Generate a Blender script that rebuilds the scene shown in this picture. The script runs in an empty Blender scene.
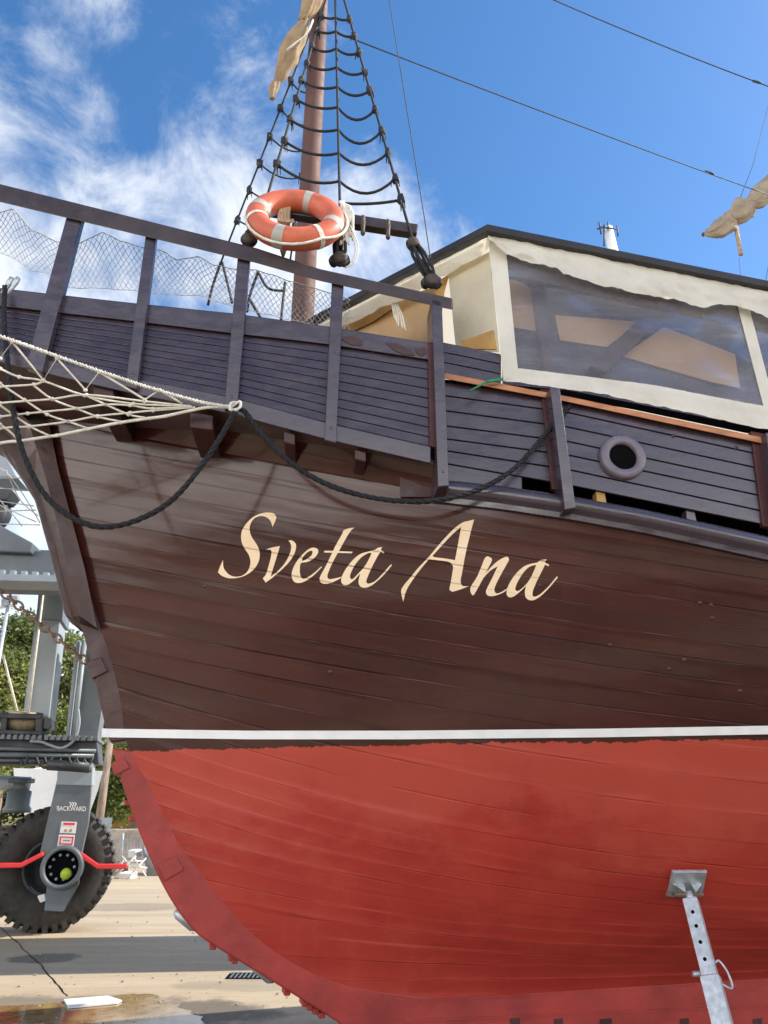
import bpy, bmesh, math, random
from mathutils import Vector, Matrix, noise
R = math.radians
random.seed(11)
C = bpy.context.scene.collection
SC = bpy.context.scene

# ------------------------------------------------------------------ camera
F, PITCH, CZ = 770.0, R(20.5), 1.7
cp, sp = math.cos(PITCH), math.sin(PITCH)
cam_d = bpy.data.cameras.new('camera'); cam = bpy.data.objects.new('camera', cam_d); C.objects.link(cam)
cam.location = (0, 0, CZ); cam.rotation_euler = (R(90)+PITCH, 0, 0)
cam_d.sensor_fit = 'VERTICAL'; cam_d.sensor_height = 24; cam_d.sensor_width = 18
cam_d.lens = 24*F/1024; cam_d.clip_end = 2000; cam_d.clip_start = 0.05
SC.camera = cam
# ------------------------------------------------------------------ sun and sky
SUN_EL, SUN_B = 38.0, -7.0           # elevation; angle of the sun's azimuth from +X towards the camera (negative = behind the ship)
sd = Vector((math.cos(R(SUN_B))*math.cos(R(SUN_EL)), -math.sin(R(SUN_B))*math.cos(R(SUN_EL)), math.sin(R(SUN_EL))))
sun_d = bpy.data.lights.new('sun', 'SUN'); sun_d.energy = 3.1; sun_d.angle = R(0.5); sun_d.color = (1.0, 0.93, 0.82)
sun = bpy.data.objects.new('sun', sun_d); C.objects.link(sun)
sun.location = sd*60; sun.rotation_euler = sd.to_track_quat('Z', 'Y').to_euler()
world = bpy.data.worlds.new('World'); SC.world = world; world.use_nodes = True
SC.view_settings.view_transform = 'Standard'; SC.view_settings.look = 'None'
SC.view_settings.gamma = 1.0; SC.view_settings.use_curve_mapping = False
SC.view_settings.exposure = 1.20
SC.cycles.max_bounces = 8; SC.cycles.use_denoising = True

def build_world():
    nt = world.node_tree; N = nt.nodes; L = nt.links
    bg = N['Background']; bg.inputs['Strength'].default_value = 0.102
    sky = N.new('ShaderNodeTexSky'); sky.sky_type = 'NISHITA'; sky.sun_disc = False
    sky.sun_elevation = R(SUN_EL); sky.sun_rotation = math.atan2(sd.x, sd.y)
    sky.air_density = 1.0; sky.dust_density = 0.6; sky.ozone_density = 2.5
    hsv = N.new('ShaderNodeHueSaturation'); hsv.inputs['Saturation'].default_value = 1.25
    L.new(sky.outputs[0], hsv.inputs['Color'])
    tc = N.new('ShaderNodeTexCoord'); sep = N.new('ShaderNodeSeparateXYZ'); L.new(tc.outputs['Generated'], sep.inputs[0])
    def math_(op, a, b=None, clamp=False):
        m = N.new('ShaderNodeMath'); m.operation = op; m.use_clamp = clamp
        for i, x in enumerate((a, b)):
            if x is None: continue
            if isinstance(x, (int, float)): m.inputs[i].default_value = x
            else: L.new(x, m.inputs[i])
        return m.outputs[0]
    zz = math_('ADD', math_('MAXIMUM', sep.outputs[2], 0.0), 0.22)
    comb = N.new('ShaderNodeCombineXYZ')
    L.new(math_('DIVIDE', sep.outputs[0], zz), comb.inputs[0]); L.new(math_('DIVIDE', sep.outputs[1], zz), comb.inputs[1])
    def nz(scale, detail, off, rough=0.6, dist=0.0):
        mp = N.new('ShaderNodeMapping'); mp.inputs['Location'].default_value = off; L.new(tc.outputs['Generated'], mp.inputs[0])
        n = N.new('ShaderNodeTexNoise'); n.inputs['Scale'].default_value = scale; n.inputs['Detail'].default_value = detail
        n.inputs['Roughness'].default_value = rough; n.inputs['Distortion'].default_value = dist
        L.new(mp.outputs[0], n.inputs['Vector']); return n.outputs[0]
    def blob(d, rad, amt):          # a bank of cloud in one part of the sky
        v = N.new('ShaderNodeVectorMath'); v.operation = 'DISTANCE'; L.new(tc.outputs['Generated'], v.inputs[0])
        dv = Vector(d).normalized(); v.inputs[1].default_value = dv
        m = N.new('ShaderNodeMapRange'); m.interpolation_type = 'SMOOTHSTEP'
        m.inputs['From Min'].default_value = 0; m.inputs['From Max'].default_value = rad
        m.inputs['To Min'].default_value = amt; m.inputs['To Max'].default_value = 0
        L.new(v.outputs['Value'], m.inputs['Value']); return m.outputs[0]
    base = math_('ADD', math_('MULTIPLY', nz(3.2, 3, (3.1, 1.7, 0)), 0.45), math_('MULTIPLY', nz(8.5, 10, (0.3, 5.2, 0), 0.64, 0.3), 0.72))
    tot = base
    for d, r_, a in (((-.43, .75, .50), .36, .32), ((-.16, .66, .80), .24, .09), ((-.10, .75, .60), .22, .15), ((-.45, .58, .84), .25, .05), ((.06, .78, .58), .24, .32), ((.32, .76, .74), .55, -.22), ((.30, .72, .55), .4, -.12), ((0.1, -.8, .4), 1.0, .12)):
        tot = math_('ADD', tot, blob(d, r_, a))
    mr = N.new('ShaderNodeMapRange'); mr.interpolation_type = 'SMOOTHSTEP'
    mr.inputs['From Min'].default_value = 0.60; mr.inputs['From Max'].default_value = 0.90
    mr.inputs['To Min'].default_value = 0; mr.inputs['To Max'].default_value = 0.92
    L.new(tot, mr.inputs['Value'])
    mix = N.new('ShaderNodeMixRGB'); L.new(mr.outputs[0], mix.inputs[0]); L.new(hsv.outputs[0], mix.inputs[1])
    mix.inputs[2].default_value = (4.5, 4.7, 5.0, 1)
    def sm(v, a, b, lo, hi):
        m = N.new('ShaderNodeMapRange'); m.interpolation_type = 'SMOOTHSTEP'
        for k, x in (('From Min', a), ('From Max', b), ('To Min', lo), ('To Max', hi)): m.inputs[k].default_value = x
        L.new(v, m.inputs['Value']); return m.outputs[0]
    behind = sm(sep.outputs[1], -.35, .25, 1, 0)
    low_f = sm(sep.outputs[2], .14, .40, .85, 0); low_b = sm(sep.outputs[2], .15, .56, 1, 0)
    hz1 = N.new('ShaderNodeMixRGB'); L.new(low_f, hz1.inputs[0]); L.new(mix.outputs[0], hz1.inputs[1]); hz1.inputs[2].default_value = (5.2, 5.4, 5.6, 1)
    fill_haze = N.new('ShaderNodeMixRGB'); L.new(math_('MULTIPLY', low_b, behind), fill_haze.inputs[0]); L.new(hz1.outputs[0], fill_haze.inputs[1]); fill_haze.inputs[2].default_value = (17.5, 17.0, 16.4, 1)  # extra-bright haze behind the camera, added as fill for the shaded hull
    L.new(fill_haze.outputs[0], bg.inputs['Color'])
build_world()

# ------------------------------------------------------------------ geometry helpers
def ray(px, py):
    u, v = (px-384)/F, (512-py)/F
    return Vector((u, cp - v*sp, sp + v*cp))
CAM = Vector((0, 0, CZ))
def on_y(px, py, Y):
    d = ray(px, py); return CAM + d*(Y/d.y)
def on_ground(px, py, z=0.0):
    d = ray(px, py); return CAM + d*((z-CZ)/d.z)
class Plane:
    """vertical plane through two plan points; normal points away from the camera"""
    def __init__(s, p, q):
        s.p = Vector((p[0], p[1], 0)); d = Vector((q[0]-p[0], q[1]-p[1], 0)).normalized()
        s.d = d; s.n = Vector((-d.y, d.x, 0))
    def hit(s, px, py, off=0.0):
        r = ray(px, py); t = ((s.p + s.n*off - CAM).dot(s.n))/r.dot(s.n); return CAM + r*t
def project(P):
    r = P - CAM; dep = r.y*cp + r.z*sp; up = r.z*cp - r.y*sp
    return 384 + F*r.x/dep, 512 - F*up/dep
def lerp(a, b, t): return a + (b-a)*t
def interp(xs, ys, x):
    if x <= xs[0]: return ys[0]
    for i in range(len(xs)-1):
        if x <= xs[i+1]: return lerp(ys[i], ys[i+1], (x-xs[i])/(xs[i+1]-xs[i]))
    return ys[-1]
class Pchip:
    def __init__(s, xs, ys):
        s.x, s.y = list(xs), list(ys); n = len(xs)
        h = [xs[i+1]-xs[i] for i in range(n-1)]; d = [(ys[i+1]-ys[i])/h[i] for i in range(n-1)]
        m = [d[0]] + [0]*(n-2) + [d[-1]]
        for i in range(1, n-1):
            if d[i-1]*d[i] > 0:
                w1, w2 = 2*h[i]+h[i-1], h[i]+2*h[i-1]; m[i] = (w1+w2)/(w1/d[i-1]+w2/d[i])
        s.m, s.h = m, h
    def __call__(s, x):
        X = s.x
        if x <= X[0]: return s.y[0] + s.m[0]*(x-X[0])
        if x >= X[-1]: return s.y[-1] + s.m[-1]*(x-X[-1])
        i = 0
        while x > X[i+1]: i += 1
        t = (x-X[i])/s.h[i]; a = s.h[i]
        return ((2*t**3-3*t*t+1)*s.y[i] + (t**3-2*t*t+t)*a*s.m[i] + (-2*t**3+3*t*t)*s.y[i+1] + (t**3-t*t)*a*s.m[i+1])
def catmull(pts, n=8, closed=False):
    pts = [Vector(p) for p in pts]; out = []; m = len(pts)
    rng = range(m) if closed else range(m-1)
    for i in rng:
        p1, p2 = pts[i], pts[(i+1) % m]
        p0 = pts[(i-1) % m] if closed or i > 0 else p1*2-p2
        p3 = pts[(i+2) % m] if closed or i+2 < m else p2*2-p1
        for k in range(n):
            t = k/n
            out.append(0.5*((2*p1) + (p2-p0)*t + (2*p0-5*p1+4*p2-p3)*t*t + (3*p1-p0-3*p2+p3)*t**3))
    if not closed: out.append(pts[-1])
    return out

class MB:
    def __init__(s): s.bm = bmesh.new(); s.uv = None
    def face(s, pts):
        try: return s.bm.faces.new([s.bm.verts.new(p) for p in pts])
        except ValueError: return None
    def prism(s, front, vec):
        a = [s.bm.verts.new(p) for p in front]; b = [s.bm.verts.new(Vector(p)+vec) for p in front]; n = len(a)
        s.bm.faces.new(a); s.bm.faces.new(b[::-1])
        for i in range(n): s.bm.faces.new((a[i], b[i], b[(i+1) % n], a[(i+1) % n]))
    def box(s, c, size, rot=None):
        c = Vector(c); x, y, z = [v/2 for v in size]
        M = rot if rot else Matrix.Identity(3)
        P = [c + M @ Vector((i*x, j*y, k*z)) for k in (-1, 1) for (i, j) in ((-1, -1), (1, -1), (1, 1), (-1, 1))]
        v = [s.bm.verts.new(p) for p in P]
        for f in ((0, 3, 2, 1), (4, 5, 6, 7), (0, 1, 5, 4), (1, 2, 6, 5), (2, 3, 7, 6), (3, 0, 4, 7)): s.bm.faces.new([v[i] for i in f])
    def bar(s, a, b, w, h, up=Vector((0, 0, 1))):
        a, b = Vector(a), Vector(b); d = (b-a); L = d.length; d.normalize()
        x = d.cross(up)
        if x.length < 1e-4: x = d.cross(Vector((1, 0, 0)))
        x.normalize(); z = x.cross(d)
        s.box((a+b)/2, (w, L, h), Matrix((x, d, z)).transposed())
    def tube(s, pts, r, n=8, closed=False, cap=True):
        pts = [Vector(p) for p in pts]; m = len(pts)
        rad = r if isinstance(r, (list, tuple)) else [r]*m
        T = []
        for i in range(m):
            a = pts[(i-1) % m] if closed or i > 0 else pts[i]; b = pts[(i+1) % m] if closed or i < m-1 else pts[i]
            t = (b-a); T.append(t.normalized() if t.length > 1e-9 else Vector((0, 0, 1)))
        ref = Vector((0, 0, 1)) if abs(T[0].z) < .9 else Vector((1, 0, 0))
        x = (ref - T[0]*ref.dot(T[0])).normalized(); rings = []
        for i in range(m):
            x = (x - T[i]*x.dot(T[i])); x = x.normalized() if x.length > 1e-6 else T[i].orthogonal().normalized()
            y = T[i].cross(x)
            rings.append([s.bm.verts.new(pts[i] + (x*math.cos(2*math.pi*k/n) + y*math.sin(2*math.pi*k/n))*rad[i]) for k in range(n)])
        for i in range(m if closed else m-1):
            A, B = rings[i], rings[(i+1) % m]
            for k in range(n):
                f = s.bm.faces.new((A[k], A[(k+1) % n], B[(k+1) % n], B[k])); f.smooth = True
        if cap and not closed: s.bm.faces.new(rings[0][::-1]); s.bm.faces.new(rings[-1])
    def lathe(s, prof, c, ax, n=32, closed=False):
        """prof: (radius, along) pairs about axis ax through c"""
        c, ax = Vector(c), Vector(ax).normalized(); x = ax.orthogonal().normalized(); y = ax.cross(x); rings = []
        for r, a in prof:
            rings.append([s.bm.verts.new(c + ax*a + (x*math.cos(2*math.pi*k/n)+y*math.sin(2*math.pi*k/n))*r) for k in range(n)])
        m = len(rings)
        for i in range(m if closed else m-1):
            A, B = rings[i], rings[(i+1) % m]
            for k in range(n):
                f = s.bm.faces.new((A[k], A[(k+1) % n], B[(k+1) % n], B[k])); f.smooth = True
        return rings
    def blob(s, c, r, sub=2, amp=.15, sc=(1, 1, 1)):
        g = bmesh.ops.create_icosphere(s.bm, subdivisions=sub, radius=1.0)
        for v in g['verts']:
            k = 1 + amp*noise.noise(v.co*2.2 + Vector(c)*7); v.co = Vector((v.co.x*sc[0], v.co.y*sc[1], v.co.z*sc[2]))*r*k + Vector(c)
    def sheet(s, rows):
        g = [[s.bm.verts.new(p) for p in row] for row in rows]
        for i in range(len(g)-1):
            for j in range(len(g[0])-1):
                f = s.bm.faces.new((g[i][j], g[i][j+1], g[i+1][j+1], g[i+1][j])); f.smooth = True
        return g
    def build(s, name, mat, parent=None, bevel=0, solid=0, smooth=False, recalc=True, origin=None):
        bm = s.bm
        if recalc: bmesh.ops.recalc_face_normals(bm, faces=bm.faces)
        if smooth:
            for f in bm.faces: f.smooth = True
        me = bpy.data.meshes.new(name)
        if parent is not None: o_loc = Vector(parent['base']) if 'base' in parent else Vector((0, 0, 0))
        else:
            xs = [v.co for v in bm.verts]
            o_loc = Vector(origin) if origin else Vector(((min(v.x for v in xs)+max(v.x for v in xs))/2, (min(v.y for v in xs)+max(v.y for v in xs))/2, min(v.z for v in xs)))
        bmesh.ops.translate(bm, verts=bm.verts, vec=-o_loc)
        bm.to_mesh(me); bm.free()
        if mat: me.materials.append(mat)
        o = bpy.data.objects.new(name, me); C.objects.link(o)
        if parent is not None: o.parent = parent; o['base'] = tuple(o_loc)
        else: o.location = o_loc; o['base'] = tuple(o_loc)
        if solid:
            m = o.modifiers.new('thickness', 'SOLIDIFY'); m.thickness = solid; m.offset = 0
        if bevel:
            m = o.modifiers.new('bevel', 'BEVEL'); m.width = bevel; m.segments = 2; m.limit_method = 'ANGLE'; m.angle_limit = R(40)
        return o
def thing(name, loc, label, cat, group=None):
    o = bpy.data.objects.new(name, None); C.objects.link(o); o.location = loc; o['base'] = tuple(loc); o.empty_display_size = .2
    o['label'] = label; o['category'] = cat
    if group: o['group'] = group
    return o
def tag(o, label, cat, group=None):
    o['label'] = label; o['category'] = cat
    if group: o['group'] = group
    return o
def struct(o): o['kind'] = 'structure'; return o

# ------------------------------------------------------------------ materials
class NG:
    def __init__(s, m): s.N = m.node_tree.nodes; s.L = m.node_tree.links
    def lk(s, x, sock):
        if isinstance(x, (int, float)): sock.default_value = x
        elif isinstance(x, tuple): sock.default_value = (*x, 1) if len(x) == 3 and sock.type == 'RGBA' else x
        else: s.L.new(x, sock)
    def m(s, op, a, b=0.0, c=0.0, clamp=False):
        n = s.N.new('ShaderNodeMath'); n.operation = op; n.use_clamp = clamp
        for i, x in enumerate((a, b, c)): s.lk(x, n.inputs[i])
        return n.outputs[0]
    def noise(s, vec, scale, detail=4, rough=.55, dist=0):
        n = s.N.new('ShaderNodeTexNoise'); n.inputs['Scale'].default_value = scale; n.inputs['Detail'].default_value = detail
        n.inputs['Roughness'].default_value = rough; n.inputs['Distortion'].default_value = dist; s.L.new(vec, n.inputs['Vector']); return n.outputs[0]
    def ramp(s, v, a, b, lo=0.0, hi=1.0):
        n = s.N.new('ShaderNodeMapRange'); n.interpolation_type = 'SMOOTHSTEP'
        s.lk(v, n.inputs['Value'])
        for k, x in (('From Min', a), ('From Max', b), ('To Min', lo), ('To Max', hi)): s.lk(x, n.inputs[k])
        return n.outputs[0]
    def mix(s, f, a, b):
        n = s.N.new('ShaderNodeMixRGB'); s.lk(f, n.inputs[0]); s.lk(a, n.inputs[1]); s.lk(b, n.inputs[2]); return n.outputs[0]
    def map(s, vec, scale=(1, 1, 1), rot=(0, 0, 0), loc=(0, 0, 0)):
        n = s.N.new('ShaderNodeMapping'); n.inputs['Scale'].default_value = scale; n.inputs['Rotation'].default_value = rot; n.inputs['Location'].default_value = loc
        s.L.new(vec, n.inputs[0]); return n.outputs[0]
    def pos(s): return s.N.new('ShaderNodeNewGeometry').outputs['Position']
    def obj(s): return s.N.new('ShaderNodeTexCoord').outputs['Object']
    def uv(s): return s.N.new('ShaderNodeTexCoord').outputs['UV']
    def sep(s, v):
        n = s.N.new('ShaderNodeSeparateXYZ'); s.L.new(v, n.inputs[0]); return n.outputs
    def bump(s, h, strength=.3, dist=.01, normal=None):
        n = s.N.new('ShaderNodeBump'); n.inputs['Strength'].default_value = strength; n.inputs['Distance'].default_value = dist
        s.L.new(h, n.inputs['Height'])
        if normal: s.L.new(normal, n.inputs['Normal'])
        return n.outputs[0]
def new_mat(name):
    m = bpy.data.materials.new(name); m.use_nodes = True
    return m, NG(m), m.node_tree.nodes['Principled BSDF']
def paint(name, col, rough=.5, var=.25, scale=6, bump=.15, bdist=.004, bscale=40, metal=0, stretch=(1, 1, 1), spec=.5, worn=None):
    """a painted or plain surface with patchy tone, uneven gloss and a fine relief"""
    m, g, b = new_mat(name); p = g.map(g.obj(), stretch)
    n1 = g.noise(p, scale, 6, .6)
    dark = tuple(c*(1-var) for c in col); lite = tuple(min(1, c*(1+var)) for c in col)
    c = g.mix(g.ramp(n1, .3, .7), dark, lite)
    if worn:
        n2 = g.noise(g.map(p, (1, 1, 1), loc=(7, 3, 1)), scale*4, 8, .7)
        c = g.mix(g.ramp(n2, worn[1], worn[1]+.05), c, worn[0])
    g.lk(c, b.inputs['Base Color'])
    g.lk(g.ramp(g.noise(p, scale*2.3, 5), .25, .75, max(.05, rough-.1), min(1, rough+.12)), b.inputs['Roughness'])
    b.inputs['Metallic'].default_value = metal; b.inputs['Specular IOR Level'].default_value = spec
    if bump: g.lk(g.bump(g.noise(p, bscale, 4), bump, bdist), b.inputs['Normal'])
    return m

def hull_material(name, bottom=False, letter=False):
    """planked, brush-painted timber: UV.x = metres along the ship, UV.y = strake number"""
    m, g, b = new_mat(name); uv = g.uv(); s = g.sep(uv); pos = g.pos(); z = g.sep(pos)[2]
    fr = g.m('FRACT', s[1]); edge = g.m('MINIMUM', fr, g.m('SUBTRACT', 1.0, fr))
    wob = g.noise(g.map(uv, (1.2, .6, 1)), 1.0, 2)                       # where a seam opens or is filled
    seam_open = g.ramp(g.noise(g.map(uv, (.8, .9, 1), loc=(3, .5, 0)), 1.0, 3), .46, .62)
    groove = g.m('MULTIPLY', g.ramp(edge, .0, .05, 1, 0), g.m('ADD', .12, g.m('MULTIPLY', seam_open, .95)))
    crack = g.m('MULTIPLY', g.ramp(edge, .0, .030, 1, 0), g.ramp(g.noise(g.map(uv, (1.1, 1.7, 1), loc=(9, 4, 0)), 1.0, 3), .47, .58))
    step = g.m('MULTIPLY', g.m('MULTIPLY', g.m('POWER', fr if not bottom else g.m('SUBTRACT', 1.0, fr), 5.0), g.ramp(g.noise(g.map(uv, (.45, .8, 1), loc=(1, 8, 0)), 1.0, 3), .42, .62)), 1.3)                     # planks stand a hair proud of each other
    ids = g.noise(g.map(uv, (0.12, .9, 1)), 2.0, 1)
    grain = g.noise(g.map(uv, (2.2, 1.6, 1)), 1.6, 6, .62)
    wn = g.N.new('ShaderNodeTexWhiteNoise'); wn.noise_dimensions = '2D'
    cb_ = g.N.new('ShaderNodeCombineXYZ'); row = g.m('FLOOR', s[1]); g.lk(g.m('FLOOR', g.m('ADD', g.m('DIVIDE', s[0], 3.7), g.m('MULTIPLY', row, .37))), cb_.inputs[0]); g.lk(row, cb_.inputs[1]); g.lk(cb_.outputs[0], wn.inputs[0]); pid = wn.outputs[0]
    blot = g.noise(pos, 1.1, 5, .6); blot2 = g.noise(pos, 4.5, 6, .65)
    if bottom:
        c = g.mix(g.ramp(blot, .35, .65), (.350, .034, .0235), (.410, .046, .030))
        c = g.mix(g.ramp(blot2, .55, .8, 0, .5), c, (.42, .058, .038))
        sc = g.ramp(g.noise(g.map(uv, (.7, 12, 1), loc=(2, 7, 0)), 1.3, 5, .7), .69, .73, 0, .28)
        c = g.mix(sc, c, (.55, .16, .10))
        c = g.mix(g.ramp(g.noise(g.map(pos, (5, 5, .7)), 1.6, 6, .7), .52, .75, 0, .30), c, (.46, .085, .058))
        c = g.mix(g.ramp(g.noise(g.map(pos, (1.6, 1.6, 2.2), loc=(4, 0, 2)), 1.2, 6, .7), .54, .66, 0, .30), c, (.25, .022, .018))
        bounce_z = g.m('ADD', z, g.m('MULTIPLY', g.m('SUBTRACT', g.noise(g.map(pos, (1.2, 1.2, 2)), 1.5, 7, .7), .5), 2.2))
        c = g.mix(g.ramp(bounce_z, 1.25, 1.75, 0, .55), c, (.46, .080, .050))      # lighter, more orange top painted in for ground bounce, in ragged patches
        rough = g.ramp(blot2, .3, .7, .40, .60)
        brown = g.mix(g.ramp(blot, .35, .65), (.042, .016, .011), (.060, .024, .016))
        nn = g.noise(g.map(pos, (1, 1, .3)), 4.0, 5, .7); n3 = g.noise(g.map(pos, (1, 1, .5)), 26.0, 3, .6)
        lim = g.m('ADD', g.m('ADD', 1.968, g.m('MULTIPLY', g.sep(pos)[0], .015)), g.m('ADD', g.m('MULTIPLY', nn, .07), g.m('MULTIPLY', n3, .035)))
        c = g.mix(g.ramp(g.m('SUBTRACT', z, lim), -.003, .003), c, brown)
    else:
        c = g.mix(g.ramp(blot, .35, .65), (.046, .0115, .0095), (.064, .0175, .0130))
        c = g.mix(g.ramp(blot2, .45, .75, 0, .6), c, (.066, .022, .018))
        c = g.mix(g.ramp(pid, .3, .7, 0, .45), c, (.036, .011, .009))
        sc = g.ramp(g.noise(g.map(uv, (.5, 9, 1), loc=(5, 1, 0)), 1.5, 6, .72), .70, .74, 0, .22)
        c = g.mix(sc, c, (.20, .14, .12))
        rough = g.ramp(g.noise(g.map(uv, (.7, .45, 1)), 1.4, 6), .3, .7, .16, .30)
    if letter:
        c = g.mix(g.ramp(blot2, .3, .7), (.84, .63, .41), (.88, .70, .48)); c = g.mix(g.ramp(g.noise(g.map(uv, (2, 6, 1), loc=(3, 3, 0)), 2.2, 7, .75), .66, .72, 0, .6), c, (.50, .36, .25)); rough = .5
    c = g.mix(g.m('MULTIPLY', crack, .55 if letter else .80 if not bottom else .45), c, (.012, .005, .005) if not bottom else (.09, .012, .010))
    g.lk(c, b.inputs['Base Color']); g.lk(rough, b.inputs['Roughness'])
    h = g.m('SUBTRACT', g.m('ADD', g.m('MULTIPLY', grain, .07), g.m('MULTIPLY', step, 1.0 if not bottom else 1.3)), g.m('MULTIPLY', groove, .9 if not bottom else .5))
    n1 = g.bump(g.noise(g.map(uv, (.75, .24, 1)), 1.0, 3), .7 if not bottom else .4, .035)
    n2 = g.bump(h, .75 if not bottom else .62, .012, n1)
    g.lk(g.bump(g.noise(pos, 70, 3), .10, .003, n2), b.inputs['Normal'])
    if not bottom and not letter: b.inputs['Coat Weight'].default_value = .43; b.inputs['Coat Roughness'].default_value = .10; b.inputs['Coat IOR'].default_value = 1.5
    b.inputs['Specular IOR Level'].default_value = .28 if not bottom else .28
    return m

M = {}
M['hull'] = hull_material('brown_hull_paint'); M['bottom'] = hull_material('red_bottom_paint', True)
M['letter_on_planks'] = hull_material('cream_lettering_on_planks', letter=True)
M['stem'] = paint('brown_stem_paint', (.046, .0155, .0130), .40, .3, 3, .5, .012, 9, worn=((.11, .06, .045), .70))
M['stem_red'] = paint('red_keel_paint', (.33, .034, .027), .5, .22, 3, .5, .012, 10, worn=((.50, .16, .11), .70))
M['wood'] = paint('purple_brown_paint', (.045, .030, .043), .26, .20, 3, .16, .003, 12, stretch=(1, 1, 2.5), spec=.9, worn=((.20, .13, .12), .745))
M['porthole'] = paint('porthole_ring_paint', (.15, .125, .155), .35, .12, 8, .15, .003, 30)
M['wood_dark'] = paint('dark_maroon_paint', (.055, .020, .019), .45, .3, 4, .35, .006, 18)
M['maroon'] = paint('maroon_shaded_side_paint', (.060, .012, .012), .5, .3, 4, .35, .006, 18)  # dark colour standing in for the shaded side of a post
M['rail'] = paint('dark_rail_paint', (.042, .028, .032), .42, .25, 5, .35, .005, 20, spec=.5, worn=((.16, .09, .06), .72))
M['orange'] = paint('varnished_wood', (.42, .17, .07), .45, .25, 5, .3, .004, 25, stretch=(1, 1, 4))
M['ply'] = paint('golden_plywood', (.52, .30, .09), .5, .25, 3, .2, .004, 20)
M['tan'] = paint('tan_wood_panel', (.56, .36, .17), .6, .15, 2, .15, .004, 20)
M['black'] = paint('black_interior', (.004, .004, .005), .9, .2, 4, 0, spec=.05)
M['tape'] = paint('white_tape', (.80, .81, .80), .45, .05, 8, .25, .003, 30)
M['letter'] = paint('cream_lettering_paint', (.86, .67, .45), .5, .07, 8, .3, .004, 12, worn=((.62, .45, .31), .70))
M['mast'] = paint('brown_pink_mast', (.115, .056, .046), .75, .15, 3, .2, .004, 20)
M['tarred'] = paint('black_tarred_rope', (.012, .013, .016), .7, .3, 30, .9, .006, 160)
M['blackrope'] = paint('black_mooring_rope', (.009, .010, .013), .75, .3, 30, 1.0, .008, 130)
M['cord'] = paint('white_cord', (.70, .68, .60), .8, .15, 20, .7, .004, 160)
M['netting'] = paint('grey_netting', (.66, .66, .62), .8, .2, 20, 0)
M['hemp'] = paint('hemp_rope', (.42, .30, .19), .85, .25, 20, .8, .005, 150)
M['block'] = paint('weathered_block_wood', (.065, .048, .040), .7, .35, 15, .6, .006, 60)
M['buoy'] = paint('orange_buoy', (.56, .130, .066), .5, .22, 4, .2, .004, 30, worn=((.50, .24, .16), .66))
M['buoyband'] = paint('reflective_band', (.40, .385, .35), .5, .12, 12, .1, .002, 60)
M['galv'] = paint('galvanised_steel', (.50, .53, .55), .42, .2, 22, .2, .002, 60, metal=.55)
M['rust'] = paint('rusty_chain', (.16, .105, .07), .75, .35, 14, .6, .004, 80)
M['liftgrey'] = paint('lift_grey', (.105, .125, .140), .45, .22, 1.6, .15, .004, 12, worn=((.20, .19, .17), .70))
M['liftlight'] = paint('lift_light_grey', (.27, .31, .34), .45, .12, 1.0, .1, .004, 12)
M['liftdark'] = paint('lift_dark', (.030, .034, .040), .5, .25, 3, .1, .004, 20)
M['rubber'] = paint('tyre_rubber', (.034, .031, .028), .8, .3, 5, .4, .008, 30, worn=((.10, .09, .075), .62))
M['red'] = paint('red_guard', (.75, .035, .035), .45, .08, 5, .05, .002, 20)
M['white'] = paint('white_gelcoat', (.80, .80, .78), .3, .04, 2, 0)
M['lime'] = paint('lime_cap', (.42, .58, .04), .45, .1, 5, 0)
M['sticker'] = paint('sticker_white', (.80, .78, .76), .45, .03, 5, 0)
M['sail'] = paint('tan_sailcloth', (.30, .21, .12), .8, .2, 6, .5, .01, 14)
M['sail2'] = paint('stone_sailcloth', (.31, .25, .18), .8, .2, 6, .5, .01, 14)
M['wire'] = paint('steel_wire', (.035, .040, .046), .7, .2, 20, 0)
M['beam'] = paint('black_canopy_beam', (.020, .017, .017), .45, .25, 8, .2, .003, 40)
M['greytarp'] = paint('grey_tarp', (.22, .25, .28), .6, .25, 4, .6, .02, 9)
M['wallstone'] = paint('stone_wall', (.36, .31, .25), .9, .3, 4, .6, .03, 9)
M['bark'] = paint('tree_bark', (.23, .18, .14), .9, .35, 5, .8, .03, 14, stretch=(1, 1, .3))
M['green'] = paint('green_rope', (.03, .25, .12), .7, .2, 10, 0)
M['drum'] = paint('rope_drum', (.42, .34, .22), .8, .2, 8, .8, .02, 30, stretch=(12, 1, 1))

def canvas_mat(name, col, trans, rough=.7, bs=9, warm=None):
    m, g, b = new_mat(name); p = g.obj()
    c = g.mix(g.ramp(g.noise(p, 3.0, 6, .65), .35, .75), col, tuple(x*.82 for x in col))
    g.lk(c, b.inputs['Base Color']); b.inputs['Roughness'].default_value = rough
    bn = g.bump(g.noise(g.map(p, (1.5, 1.5, .6), rot=(0, .5, 0)), bs*1.4, 5, .6), .4, .02); g.lk(bn, b.inputs['Normal'])
    t = g.N.new('ShaderNodeBsdfTranslucent'); t.inputs[0].default_value = (*(warm or col), 1)
    mx = g.N.new('ShaderNodeMixShader'); mx.inputs[0].default_value = trans
    out = g.N['Material Output']; g.L.new(b.outputs[0], mx.inputs[1]); g.L.new(t.outputs[0], mx.inputs[2]); g.L.new(mx.outputs[0], out.inputs[0])
    return m
M['canvas'] = canvas_mat('white_canvas', (.84, .82, .73), .30, warm=(.84, .78, .64))
M['canvas_front'] = canvas_mat('cream_canvas', (.80, .76, .62), .42, warm=(.84, .74, .52))
M['canvas_roof'] = canvas_mat('thin_roof_canvas', (.80, .76, .66), .45, warm=(.86, .78, .62))
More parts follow.
